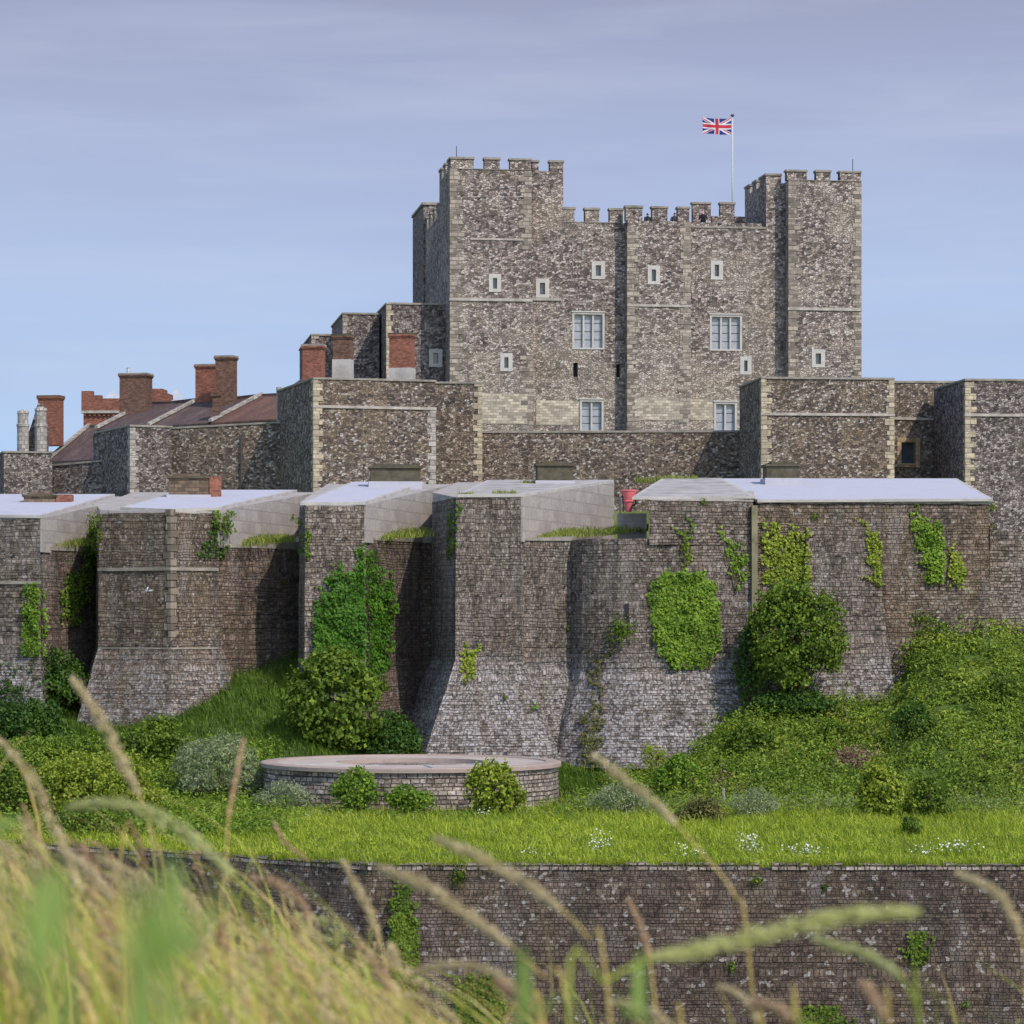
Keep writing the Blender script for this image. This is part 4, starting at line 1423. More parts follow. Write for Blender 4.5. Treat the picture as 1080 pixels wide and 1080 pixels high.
# sloping pier against the long bastion
fp = Frame(850, 153.9, 1.0)
mb = MB()
zt, zb = fp.z(556), -6.0
xr0, xr1 = fp.x(924), fp.x(948, -1.3)
nl = 12
rows = []
for k in range(nl + 1):
    f = k / nl
    z = zb + (zt - zb) * f
    y = -1.5 * (1 - f) ** 1.7 - .06
    rows.append([(0 - .5 * (1 - f), y), (xr1 + (xr0 - xr1) * min(1, f * 1.05) , y), (xr1 + (xr0 - xr1) * min(1, f * 1.05), .4), (-.5 * (1 - f), .4)])
mb.loft([[fp.pt(q[0], q[1], zb + (zt - zb) * k / nl) for q in r] for k, r in enumerate(rows)], jit=.03)
mb.build('pier', M['bastion'], b6, wall=True)
bwall('low pale stone wall stepping down at the right edge beneath the flint tower', 1044, 156.2, 1240, 158, 556, 600, 'bastion', thick=2.5, zb=-2, name='end_wall', cop=False)

# ------------------------------------------------------------------ round gun platform
PC = (X(433.5, 138.5), 138.5)
PR = 158.5 * 138.5 / FP
ztop = Z(802.5, 138.5)
plat = thing('gun_platform', 'low round stone gun platform with a flat pink concrete top', 'gun platform', (*PC, Z_TER))


def circ(r, n=72): return [(PC[0] + r * math.cos(2 * math.pi * k / n), PC[1] + r * math.sin(2 * math.pi * k / n)) for k in range(n)]


mb = MB(); mb.loft([poly_at(Z_TER - .6, circ(PR * .985)), poly_at(ztop - .24, circ(PR * .98))], step=.6, jit=.02)
mb.build('wall', M['platform_wall'], plat, wall=True)
mb = MB()
N = 72
prof = [(PR * .97, ztop - .24), (PR, ztop - .21), (PR * 1.0, ztop - .04), (PR * .992, ztop), (PR * .90, ztop + .0), (PR * .895, ztop - .06)]
R_ = [poly_at(z, circ(r, N)) for r, z in prof]
for a, b in zip(R_, R_[1:]):
    for i in range(N): mb.face([a[i], a[(i + 1) % N], b[(i + 1) % N], b[i]])
mb.build('rim', M['platform_rim'], plat)
mb = MB()
inner = [(PR * .895, ztop - .06), (PR * .50, ztop - .03)]
R_ = [poly_at(z, circ(r, N)) for r, z in inner]
for i in range(N): mb.face([R_[0][i], R_[0][(i + 1) % N], R_[1][(i + 1) % N], R_[1][i]])
mb.build('deck', M['platform_top'], plat)
c2 = (PC[0] + .9, PC[1] + 1.4)
mb = MB()
R_ = [[(PC[0] + r * math.cos(2 * math.pi * k / N), PC[1] + r * math.sin(2 * math.pi * k / N), z) for k in range(N)] for r, z in
      ((PR * .50, ztop - .03), (PR * .495, ztop - .35), (PR * .2, ztop - .36), (0.01, ztop - .36))]
for a, b in zip(R_, R_[1:]):
    for i in range(N): mb.face([a[i], a[(i + 1) % N], b[(i + 1) % N], b[i]])
mb.build('gun_pit', M['platform_rim'], plat)
mb = MB()
for k in range(5):
    a = -2.6 + k * .62
    p = lambda r, s: (PC[0] + r * math.cos(a) - s * math.sin(a), PC[1] + r * math.sin(a) + s * math.cos(a), ztop - .02)
    q = [p(PR * .52, -.09), p(PR * .88, -.09), p(PR * .88, .09), p(PR * .52, .09)]
    mb.hexa([(v[0], v[1], v[2] - .03) for v in q] + [(v[0], v[1], v[2] + .015) for v in q])
mb.build('deck_joint', M['concrete_pale'], plat)

# ------------------------------------------------------------------ lower ditch wall
lw = thing('ditch_wall', 'long dark coursed stone wall holding up the grass terrace above the ditch', 'retaining wall', (X(600, Y_LOW), Y_LOW, -15))
xc = X(388, Y_LOW)
xl = -46.0
poly = [(xl, low_y(xl) - .4), (xc, Y_LOW), (70, Y_LOW), (70, Y_LOW + 1.2), (xc + .4, Y_LOW + 1.2), (xl + .6, low_y(xl) + 1.0)]
mb = MB(); mb.loft([poly_at(-15.8, off_poly(poly, .7)), poly_at(Z_TER - .08, poly)], step=1.0, jit=.03)
mb.build('wall', M['lower'], lw, wall=True)
mb = MB()
o, i = off_poly(poly, .04), off_poly(poly, -.3)
o2 = poly
for a, b in ((0, 1), (1, 2)):
    L = math.dist(o[a], o[b]); n = int(L / .42)
    d = Vector((o[b][0] - o[a][0], o[b][1] - o[a][1])) / L
    nn = Vector((-d.y, d.x))
    for k in range(n):
        if random.random() < .04: continue
        s0, s1 = k * L / n + .012, (k + 1) * L / n - .012
        p, q = Vector(o[a]) + d * s0, Vector(o[a]) + d * s1
        h = random.uniform(.14, .24)
        pr = nn * random.uniform(-.03, .02)
        mb.hexa([(*(p + pr), Z_TER - .077), (*(q + pr), Z_TER - .077), (*(q + nn * .5), Z_TER - .077), (*(p + nn * .5), Z_TER - .077),
                 (*(p + pr), Z_TER - .077 + h), (*(q + pr), Z_TER - .077 + h), (*(q + nn * .5), Z_TER - .077 + h), (*(p + nn * .5), Z_TER - .077 + h)])
mb.build('coping', M['platform_wall'], lw)

# ------------------------------------------------------------------ small things
# red rubble chute hung over the wall between two roofs
Yc = 157.5
ch = thing('rubble_chute', 'pinkish red plastic rubbish chute hung in the gap between two bastion roofs', 'rubbish chute', W(663, 548, Yc))


def cone_section(name, c, r0, r1, z0, z1, tilt=0.0):
    mb = MB()
    n = 18
    for j in range(4):
        f0, f1 = j / 4, (j + 1) / 4
        for i in range(n):
            a, b = 2 * math.pi * i / n, 2 * math.pi * (i + 1) / n
            P = lambda f, t: (c[0] + (r0 + (r1 - r0) * f) * math.cos(t) + tilt * f, c[1] + (r0 + (r1 - r0) * f) * math.sin(t), z0 + (z1 - z0) * f)
            mb.face([P(f0, a), P(f0, b), P(f1, b), P(f1, a)])
    for f, r in ((1, r1), ):
        mb.tube([(c[0] + tilt * f + r * math.cos(t), c[1] + r * math.sin(t), z1) for t in [2 * math.pi * k / 20 for k in range(21)]], .035, 5)
    return mb.build(name, M['red_plastic'], ch, smooth=True)


cx_, cy_, _ = W(663.5, 530, Yc)
cone_section('hopper', (cx_, cy_), .27, .42, Z(529, Yc), Z(517.5, Yc))
cone_section('lower_section', (cx_ - .02, cy_), .13, .27, Z(540, Yc), Z(528.8, Yc))
mb = MB(); mb.tube([(cx_ + .3, cy_ - .2, Z(527, Yc)), (cx_ + .36, cy_ - .22, Z(531, Yc)), (cx_ + .2, cy_ - .2, Z(533, Yc))], .04, 5)
mb.tube([(cx_ - .36, cy_ - .1, Z(519, Yc)), (cx_ - .3, cy_ - .15, Z(540, Yc))], .025, 5)
mb.tube([(cx_ + .36, cy_ - .1, Z(518, Yc)), (cx_ + .33, cy_ - .15, Z(532, Yc))], .025, 5)
mb.build('strap', M['black_rubber'], ch)
mb = MB(); fch = Frame(652, Yc + .6, 0); mb.box(0, fch.x(682), 0, 1.2, Z(575, Yc), Z(541, Yc), fch); mb.box(.06, .14, -.03, .05, Z(541, Yc), Z(520, Yc), fch)
mb.build('support_block', M['concrete'], ch)

# wooden post in the weeds
pp = W(763, 838, 136)
post = thing('wooden_post', 'weathered grey wooden post standing in the weeds on the terrace', 'post', (pp[0], pp[1], terr(pp[0], pp[1])))
mb = MB(); mb.tube([(pp[0] + .02, pp[1], terr(pp[0], pp[1]) - .3), (pp[0], pp[1], pp[2] + .05), (pp[0] - .01, pp[1], Z(831, 136))], [.085, .08, .07], 7)
mb.build('stake', M['wood'], post)
mb = MB(); mb.tube([(pp[0] - .09, pp[1], Z(836, 136)), (pp[0] + .09, pp[1] - .05, Z(836, 136))], .02, 5); mb.build('nail', M['metal_dark'], post)

# wire fence on the near lip of the ditch
YF_ = 60
wf = thing('wire_fence', 'thin slack wire fence with slim posts in front of the dark ditch wall', 'fence', (X(980, YF_), YF_, Z(1085, YF_)))
for px in (690, 800, 925, 1042, 1150):
    a = W(px, 1062 if px > 900 else 1068, YF_)
    mb = MB(); mb.tube([(a[0], a[1], Z(1130, YF_)), a], .022, 5); mb.build('post', M['metal_dark'], wf)
for pz in (0, 22, 44):
    mb = MB()
    pts = []
    for k in range(41):
        px = 690 + 460 * k / 40
        sag = 6 * math.sin(math.pi * ((px - 690) % 117) / 117) + 2 * math.sin(px * .31)
        pts.append(W(px, 1072 - 12 * k / 40 + sag + pz, YF_))
    mb.tube(pts, .006, 4); mb.build('wire', M['stem'], wf)


# gulls
def gull(label, px, py, Y, s=.55, yaw=.4):
    c = Vector(W(px, py, Y))
    t = thing('gull', label, 'bird', c)
    R = lambda x, y, z: c + Vector((x * math.cos(yaw) - y * math.sin(yaw), x * math.sin(yaw) + y * math.cos(yaw), z)) * s
    mb = MB()
    prof = [(-.55, .02, .0), (-.42, .06, .02), (-.2, .13, .0), (.05, .16, -.01), (.28, .12, .02), (.4, .08, .06), (.5, .075, .08), (.58, .05, .075), (.68, .012, .06)]
    n = 8
    rg = [[R(x, r * math.cos(2 * math.pi * k / n), z + r * .9 * math.sin(2 * math.pi * k / n)) for k in range(n)] for x, r, z in prof]
    for a, b in zip(rg, rg[1:]):
        for k in range(n): mb.face([a[k], a[(k + 1) % n], b[(k + 1) % n], b[k]])
    for sg in (-1, 1):          # raised, cranked wings
        st = [(.08, .0, .30), (.45, .28, .26), (.85, .42, .18), (1.25, .46, .04)]
        for (y0, z0, w0), (y1, z1, w1) in zip(st, st[1:]):
            for dz in (.0, .025):
                mb.face([R(.18 - w0 * .1, sg * y0, z0 + .06 + dz), R(.18 - w1 * .3, sg * y1, z1 + .06 + dz), R(.18 - w1 * 1.3 - .05, sg * y1, z1 + .04 + dz), R(.18 - w0 * 1.4, sg * y0, z0 + .04 + dz)])
    mb.face([R(-.5, -.05, .0), R(-.75, -.13, .0), R(-.78, .13, .0), R(-.5, .05, .0)])
    mb.build('body', M['white_paint'], t, smooth=True)
    mb = MB(); mb.tube([R(.66, 0, .062), R(.8, 0, .05)], [.022 * s, .006 * s], 5); mb.build('beak', plain('beak_yellow', (.5, .33, .03), .1), t)


gull('white gull flying with raised wings past the brown banded bastion', 157, 623, 149, .36, .3)


# people looking out through the keep battlements
def person(label, px, py_head, ly, skin, coat, hair, turn=0.0):
    Y = KF.pt(KF.x(px, ly), ly, 0)[1]
    x = X(px, Y)
    top = Z(py_head, Y)
    zf = top - 1.72
    t = thing('person', label, 'person', (x, Y, zf))
    off = Vector((x, Y, zf))
    ct, st_ = math.cos(turn), math.sin(turn)
    J = {'pel': (0, 0, .95), 'ch': (0, 0, 1.28), 'nk': (0, 0, 1.48), 'hd': (0, -.02, 1.57), 'tp': (0, -.01, 1.66)}
    names = list(J); rad = [.15, .17, .06, .085, .075]
    edges = [(0, 1), (1, 2), (2, 3), (3, 4)]
    vs = [Vector(J[k]) for k in names]
    for sg in (-1, 1):
        b = len(vs)
        vs += [Vector((sg * .2, 0, 1.42)), Vector((sg * .27, -.06, 1.14)), Vector((sg * .2, -.26, 1.06)), Vector((sg * .19, -.34, 1.06)),
               Vector((sg * .1, 0, .88)), Vector((sg * .1, -.02, .48)), Vector((sg * .1, .02, .09)), Vector((sg * .12, -.16, .04))]
        rad += [.065, .05, .04, .035, .10, .07, .05, .04]
        edges += [(1, b), (b, b + 1), (b + 1, b + 2), (b + 2, b + 3), (0, b + 4), (b + 4, b + 5), (b + 5, b + 6), (b + 6, b + 7)]
    me = bpy.data.meshes.new('body')
    rot = lambda v: Vector((v.x * ct - v.y * st_, v.x * st_ + v.y * ct, v.z))
    me.from_pydata([rot(v) for v in vs], edges, [])
    o = bpy.data.objects.new('body', me); COL.objects.link(o); o.parent = t
    o.modifiers.new('skin', 'SKIN'); s = o.modifiers.new('sub', 'SUBSURF'); s.levels = 1; s.render_levels = 1
    for i, r in enumerate(rad): me.skin_vertices[0].data[i].radius = (r, r)
    me.skin_vertices[0].data[0].use_root = True
    me.materials.append(plain('skin_tone', skin, .1, rough=.6))
    mb = MB(); n = 12                                  # coat
    prof = [(.62, .19, .14), (.95, .2, .15), (1.25, .215, .16), (1.42, .2, .13), (1.5, .09, .085)]
    rg = [[off + rot(Vector((a * math.cos(2 * math.pi * k / n), b * math.sin(2 * math.pi * k / n), z))) for k in range(n)] for z, a, b in prof]
    for p, q in zip(rg, rg[1:]):
        for k in range(n): mb.face([p[k], p[(k + 1) % n], q[(k + 1) % n], q[k]])
    for sg in (-1, 1):
        mb.tube([off + rot(Vector((sg * .2, 0, 1.42))), off + rot(Vector((sg * .27, -.06, 1.14))), off + rot(Vector((sg * .2, -.25, 1.06)))], [.085, .075, .06], 8)
        mb.tube([off + rot(Vector((sg * .1, 0, .9))), off + rot(Vector((sg * .1, -.02, .48))), off + rot(Vector((sg * .1, .02, .1)))], [.12, .095, .075], 8)
    mb.build('coat', plain('dark_coat', coat, .2), t, smooth=True)
    mb = MB()
    for k in range(8):
        for j in range(4):
            P = lambda kk, jj: off + rot(Vector((.098 * math.cos(2 * math.pi * kk / 8) * math.cos(jj * .39), .015 + .11 * math.sin(2 * math.pi * kk / 8) * math.cos(jj * .39), 1.62 + .115 * math.sin(jj * .39))))
            mb.face([P(k, j), P(k + 1, j), P(k + 1, j + 1), P(k, j + 1)])
    mb.build('hair', plain('hair_colour', hair, .2), t, smooth=True)


person('person in a black coat with a pinkish head right of the buttress battlements', 741.5, 222.5, 2.2, (.55, .34, .27), (.012, .013, .02), (.45, .25, .25))
person('person in dark clothes in the first gap of the middle buttress battlements', 683, 225, 1.5, (.30, .2, .16), (.02, .022, .03), (.02, .015, .012), .5)
person('person in grey clothes in the second gap of the middle buttress battlements', 711.5, 224.5, 1.5, (.35, .24, .2), (.06, .065, .08), (.03, .025, .02), -.5)
# ------------------------------------------------------------------ plants
BVT = BVHTree.FromPolygons(BV, BF)


def hit(px, py):
    """where the line of sight of a place in the photograph meets a wall"""
    d = Vector(((px - CX) / FP, 1, (HZ - py) / FP)).normalized()
    loc, nrm, idx, dist = BVT.ray_cast(Vector((0, 0, 0)), d)
    if loc is None: return None
    if nrm.dot(d) > 0: nrm = -nrm
    return loc, nrm


def unit(a): return a / np.maximum(np.linalg.norm(a, axis=-1, keepdims=True), 1e-9)


def leaves(P, Nn, size, aspect=.6, spread=.7, droop=.0, fold=.18):
    """one four-sided leaf per point, loosely facing along Nn"""
    n = len(P)
    nn = unit(Nn + rng.normal(0, spread, (n, 3)))
    a = unit(np.cross(nn, rng.normal(0, 1, (n, 3))))
    a[:, 2] -= droop; a = unit(a)
    b = unit(np.cross(nn, a))
    s = np.asarray(size).reshape(-1, 1) * np.ones((n, 1))
    c = nn * s * fold
    V = np.stack([P - a * s * .5, P + b * s * aspect * .5 + c, P + a * s * .5, P - b * s * aspect * .5 + c], 1).reshape(-1, 3)
    F = np.arange(n * 4).reshape(n, 4)
    return V, F


def blades(P, h, lean, width):
    """tapering grass blades, one quad each with a bent tip quad"""
    n = len(P)
    ang = rng.uniform(0, 2 * np.pi, n)
    side = np.stack([np.cos(ang), np.sin(ang), np.zeros(n)], 1)
    w = np.asarray(width).reshape(-1, 1) * np.ones((n, 1))
    h = np.asarray(h).reshape(-1, 1) * np.ones((n, 1))
    up = np.array([0, 0, 1.0])
    mid = P + up * h * .6 + lean * h * .35
    tip = P + up * h * (1 - .25 * np.linalg.norm(lean, axis=1, keepdims=True)) + lean * h
    V = np.stack([P - side * w / 2, P + side * w / 2, mid - side * w * .4, mid + side * w * .4, tip - side * w * .08, tip + side * w * .08], 1).reshape(-1, 3)
    i = np.arange(n)[:, None] * 6
    F = np.concatenate([i + np.array([0, 1, 3, 2]), i + np.array([2, 3, 5, 4])], 0)
    return V, F


def merge(parts):
    Vs, Fs, k = [], [], 0
    for V, F in parts:
        Vs.append(V); Fs.append(F + k); k += len(V)
    return np.concatenate(Vs), np.concatenate(Fs)


def shrub(name, label, cat, base, blobs, mat, leaf=.16, dens=1.0, aspect=.6, spread=.8, droop=0.0, stems=5, clump=.28, group=None, flowers=None, fill=.35):
    """blobs: (dx, dy, dz, rx, ry, rz) lobes above the base"""
    t = thing(name, label, cat, base, group)
    B = np.array(base)
    parts = []
    tops = []
    for (dx, dy, dz, rx, ry, rz) in blobs:
        c = B + np.array([dx, dy, dz]); R = np.array([rx, ry, rz])
        area = 4 * np.pi * ((rx * ry) ** 1.6 + (rx * rz) ** 1.6 + (ry * rz) ** 1.6) ** (1 / 1.6) / 3 ** (1 / 1.6)
        K = max(8, int(area / (clump ** 2) * 1.5 * dens))
        d = unit(rng.normal(0, 1, (K, 3)))
        d = d[d[:, 2] > -.55]
        rad = 1 - fill * rng.random((len(d), 1)) ** 2
        lump = 1 + .14 * np.sin(d[:, :1] * 5 + dx * 3) * np.sin(d[:, 2:3] * 6 + dy) + .08 * np.sin(d[:, 1:2] * 9 + d[:, :1] * 7)
        cc = c + d * R * rad * lump
        m = max(3, int(9 * (clump / .28) ** 2 * (.16 / leaf) ** 2))
        m = min(m, 26)
        PP = np.repeat(cc, m, 0) + rng.normal(0, clump * .45, (len(cc) * m, 3)) * np.array([1, 1, .75])
        NN = np.repeat(unit(d / R * R.mean() + np.array([0, 0, .35])), m, 0)
        parts.append(leaves(PP, NN, leaf * rng.uniform(.6, 1.3, len(PP)), aspect, spread, droop))
        # ragged shoots breaking the outline
        ns = max(4, int(14 * dens * (rx * rz) ** .5))
        sd = unit(rng.normal(0, 1, (ns, 3)) + np.array([0, -.1, .7]))
        for q in sd:
            L = rng.uniform(.12, .42) * (rx * rz) ** .5 + .1
            st = c + q * R * .85
            q2 = unit(q + np.array([0, 0, .5]))
            kk = rng.random((14, 1))
            PP2 = st + q2 * L * kk + rng.normal(0, .05, (14, 3))
            parts.append(leaves(PP2, np.tile(q, (14, 1)), leaf * rng.uniform(.5, 1.1, 14), aspect, spread, droop))
        tops.append(c + np.array([0, 0, rz * .3]))
        for q in cc[rng.integers(0, len(cc), 3)]: tops.append(q)
    V, F = merge(parts)
    mesh_np('foliage', V, F, M[mat], t)
    mb = MB()
    for q in tops[:stems + len(blobs)]:
        q = Vector(q); b0 = Vector(base) + Vector((random.uniform(-.02, .02), random.uniform(-.02, .02), -.15))
        md = b0.lerp(q, .5) + Vector((random.uniform(-.1, .1), random.uniform(-.1, .1), .1))
        mb.tube([b0, md, q], [.045, .03, .01], 5)
    mb.build('stem', M['stem'], t)
    if flowers:
        n = flowers
        q = V[rng.integers(0, len(V), n)] + rng.normal(0, .03, (n, 3))
        fv, ff = leaves(q, np.tile([[0, -.6, .6]], (n, 1)), rng.uniform(.07, .13, n), 1.0, .4)
        mesh_np('blossom', fv, ff, M['petal'], t)
    return t


def pxbush(name, label, cat, px, py, rx, ry, Y, mat, lobes=4, base_z=None, depth=.8, seed=0, **kw):
    """rounded bush: centre and half-size as seen in the photograph, at depth Y"""
    if base_z is None and Y > 131.5:      # stand it where its foot meets the ground
        best = min(np.arange(Y - 9, min(Y + 9, 157.2), .25), key=lambda q: abs(terr(X(px, q), q) - Z(py + ry * .8, q)) + .02 * abs(q - Y))
        Y = float(best)
    s = Y / FP
    cx, cz = X(px, Y), Z(py, Y)
    bz = base_z if base_z is not None else min(terr(cx, Y), cz - ry * s * .6)
    R = random.Random(seed + int(px))
    bl = [(0, 0, cz - bz - ry * s * .06, rx * s * .84, rx * s * .84 * depth, ry * s * .84)]
    for k in range(lobes):
        a = 2 * math.pi * k / lobes + R.uniform(-.4, .4)
        f = R.uniform(.34, .50)
        bl.append((math.cos(a) * rx * s * .58, -abs(R.uniform(0, .5)) * rx * s * depth * .6, cz - bz + math.sin(a) * ry * s * .56, rx * s * f, rx * s * f * depth, ry * s * f))
    return shrub(name, label, cat, (cx, Y, bz), bl, mat, **kw)


def inside(p, poly):
    x, y = p
    c = False
    for i in range(len(poly)):
        (x0, y0), (x1, y1) = poly[i - 1], poly[i]
        if (y0 > y) != (y1 > y) and x < (x1 - x0) * (y - y0) / (y1 - y0) + x0: c = not c
    return c


BUMPS = [(random.uniform(-40, 40), random.uniform(-14, 8), random.uniform(.3, .7)) for _ in range(2600)]
BGRID = {}
for b_ in BUMPS: BGRID.setdefault((int(b_[0] // 1), int(b_[1] // 1)), []).append(b_)


def bumpy(x, z):
    """uneven swelling of a leaf mass: overlapping round humps at random places"""
    h = 0
    for i in (-1, 0, 1):
        for j in (-1, 0, 1):
            for bx, bz, r in BGRID.get((int(x // 1) + i, int(z // 1) + j), ()):
                d = math.hypot(x - bx, z - bz) / r
                if d < 1: h = max(h, 1 - d * d)
    return h


def ivy(label, poly, mat='leaf_ivy', dens=.55, leaf=.17, lift=.12, name='ivy', cat='ivy', ragged=6, stems=3, droop=.5):
    """creeper whose leaves sit on the wall faces inside an outline of the photograph"""
    xs, ys = [p[0] for p in poly], [p[1] for p in poly]
    P, Nn = [], []
    n = int((max(xs) - min(xs)) * (max(ys) - min(ys)) * dens)
    for _ in range(n):
        p = (random.uniform(min(xs), max(xs)), random.uniform(min(ys), max(ys)))
        q = (p[0] + random.gauss(0, ragged * .5) + ragged * .7 * math.sin(p[1] * .31 + p[0] * .11), p[1] + random.gauss(0, ragged * .8) + ragged * .7 * math.sin(p[0] * .37))
        if not inside(q, poly): continue
        h = hit(*p)
        if not h: continue
        lo, nn = h
        bulge = lift * (random.random() ** .8) * (.55 + bumpy(lo.x, lo.z))
        P.append(lo + nn * (.03 + max(0, bulge))); Nn.append(nn + Vector((0, 0, .35)))
    # thin runners straying past the outline
    for _ in range(max(3, int(n / 900))):
        k = random.randrange(len(poly)); p = list(poly[k])
        ang = random.uniform(-2.6, -.5); L = random.uniform(6, 20) * (1 if ragged > 4.5 else .5)
        for j in range(int(L * 1.3)):
            f = j / (L * 1.3)
            h = hit(p[0] + math.cos(ang + .5 * math.sin(f * 4)) * L * f + random.gauss(0, 1.2), p[1] + math.sin(ang) * L * f + random.gauss(0, 1.2))
            if h: P.append(h[0] + h[1] * random.uniform(.03, .09)); Nn.append(h[1] + Vector((0, 0, .35)))
    if len(P) < 4: return None
    P, Nn = np.array(P), np.array(Nn)
    root = P[np.argmin(P[:, 2])]
    t = thing(name, label, cat, tuple(root))
    V, F = leaves(P, Nn, leaf * rng.uniform(.6, 1.3, len(P)), .8, .5, droop)
    mesh_np('foliage', V, F, M[mat], t)
    mb = MB()
    for k in range(stems):
        tip = P[rng.integers(0, len(P))]
        pts = [root + (tip - root) * f + np.array([0.06 * math.sin(f * 7 + k), -.02, 0]) for f in (0, .25, .5, .75, 1)]
        mb.tube(pts, [.03, .025, .02, .015, .008], 4)
    mb.build('stem', M['stem'], t)
    return t


def tuft(label, px, py, r, mat='leaf_mid', n=60, leaf=.14, cat='plant', name='wall_plant', up=.5):
    h = hit(px, py)
    if not h: return
    lo, nn = h
    s = lo.y / FP * r
    d = unit(rng.normal(0, 1, (n, 3)) + np.array(nn) * .9 + np.array([0, 0, up]))
    P = np.array(lo) + d * s * rng.uniform(.2, 1.0, (n, 1)) * np.array([1, .7, 1])
    t = thing(name, label, cat, tuple(lo))
    V, F = leaves(P, d, leaf * rng.uniform(.6, 1.3, n), .5, .7)
    mesh_np('foliage', V, F, M[mat], t)
    mb = MB()
    for k in range(3): mb.tube([lo - nn * .05, Vector(P[k])], [.02, .006], 4)
    mb.build('stem', M['stem'], t)


# --- ground cover: terrace grass, banks
def scatter(n, pxa, pxb, Ya, Yb):
    Y = np.sqrt(rng.uniform(Ya ** 2, Yb ** 2, n))
    px = rng.uniform(pxa, pxb, n)
    x = (px - CX) * Y / FP
    return x, Y, px


def lump(x, y, f, s=0.0):
    return (np.sin(x * f + s) * np.sin(y * f * 1.3 + 1.7 * s) + .6 * np.sin(x * f * 2.3 + y * f * 1.9 + s) + .35 * np.sin(x * f * 4.9 - y * f * 4.1)) / 1.95


terr_v = np.vectorize(terr)
low_v = np.vectorize(low_y)
# terrace grass
x, y, px = scatter(160000, -350, 1430, 103.6, 138.5)
keepm = (y > low_v(x) + .15) & ((x - PC[0]) ** 2 + (y - PC[1]) ** 2 > (PR + .05) ** 2)
x, y = x[keepm], y[keepm]
z = terr_v(x, y)
hgt = .33 + .16 * lump(x, y, .9) + .14 * lump(x, y, 2.3, 4.0) + rng.normal(0, .09, len(x))
hgt *= np.clip(.75 + (y - 104) * .02, .7, 1.2)
P = np.stack([x, y, z - .03], 1)
lean = np.stack([rng.normal(-.2, .45, len(x)), rng.normal(-.1, .45, len(x)), np.zeros(len(x))], 1)
V, F = blades(P, np.clip(hgt, .10, .9), lean, rng.uniform(.015, .04, len(x)))
kk = lump(x, y, .8, 9.0) + rng.normal(0, .35, len(x))
kk = np.tile(np.where(kk > .75, 1, np.where(kk < -.85, 2, 0)), 2)
g = mesh_np('terrace_grass', V, F, [M['grass'], M['ledge'], M['bank']], mi=kk)
tag(g, 'bright yellow green long grass along the terrace above the ditch wall', 'grass', kind='stuff')

# right bank: tangled weeds and bramble growing in mounds
def mounds(n, pxa, pxb, Ya, Yb, ok_fn, rmin, rmax, per, leaf, hk=.75):
    x, y, px = scatter(n, pxa, pxb, Ya, Yb)
    z = terr_v(x, y)
    ok = ok_fn(x, y, z, px)
    x, y, z = x[ok], y[ok], z[ok]
    n = len(x)
    r = rmin + (rmax - rmin) * rng.random(n) ** 2.2
    d = unit(rng.normal(0, 1, (n, per, 3)))
    d[..., 2] = np.abs(d[..., 2])
    shell = (1 - .35 * rng.random((n, per, 1)) ** 2)
    P = np.stack([x, y, z], 1)[:, None, :] + d * shell * r[:, None, None] * np.array([1, 1, hk]) + rng.normal(0, .05, (n, per, 3))
    Nn = d * .8 + np.array([0, -.15, .5])
    kind = np.repeat(rng.random(n) + .25 * lump(x, y, .35, 2.0), per)
    V, F = leaves(P.reshape(-1, 3), Nn.reshape(-1, 3), np.repeat(leaf * rng.uniform(.7, 1.35, n), per) * rng.uniform(.6, 1.3, n * per), .5, .6)
    return V, F, kind


def bank_ok(x, y, z, px): return (z > Z_TER + .12) & (y < 158.4) & ((px < 1030) | (y < 157.6))


V, F, kind = mounds(4300, 640, 1300, 136.8, 159.5, bank_ok, .22, 1.15, 56, .17, .95)
mi = np.where(kind > 1.05, 1, np.where(kind > .80, 3, np.where(kind < .13, 2, 0)))
cen = V.reshape(-1, 4, 3).mean(1)
cpx = CX + cen[:, 0] * FP / cen[:, 1]
for qx, qy, rx_, ry_ in ((905, 143.5, 24, 1.2), (760, 141, 12, .6)):
    mi = np.where(((cpx - qx) / rx_) ** 2 + ((cen[:, 1] - qy) / ry_) ** 2 + rng.normal(0, .4, len(mi)) < 1, 4, mi)
g = mesh_np('bank_vegetation', V, F, [M['bank'], M['leaf_olive'], M['leaf_mid'], M['leaf_yel'], M['dead'], M['leaf_dark']], mi=mi)
tag(g, 'tangled green weeds and brambles covering the steep bank on the right', 'undergrowth', kind='stuff')

# left bank: long dark grass
x, y, px = scatter(60000, -160, 700, 137.5, 160)
z = terr_v(x, y)
ok = ((x - PC[0]) ** 2 + (y - PC[1]) ** 2 > (PR + .1) ** 2)
x, y, z, px = x[ok], y[ok], z[ok], px[ok]
P = np.stack([x, y, z - .03], 1)
hgt = .42 + .22 * lump(x, y, .8, 1.0) + rng.normal(0, .1, len(x))
lean = np.stack([rng.normal(-.25, .35, len(x)), rng.normal(-.3, .3, len(x)), np.zeros(len(x))], 1)
V, F = blades(P, np.clip(hgt, .15, .9), lean, rng.uniform(.03, .07, len(x)))
g = mesh_np('bank_grass', V, F, M['bank_dark'])
tag(g, 'long dark green grass on the shady bank between the bastions on the left', 'grass', kind='stuff')

# leafy clumps in the terrace grass
def ter_ok(x, y, z, px): return (y > low_v(x) + .3) & ((x - PC[0]) ** 2 + (y - PC[1]) ** 2 > (PR + .3) ** 2)


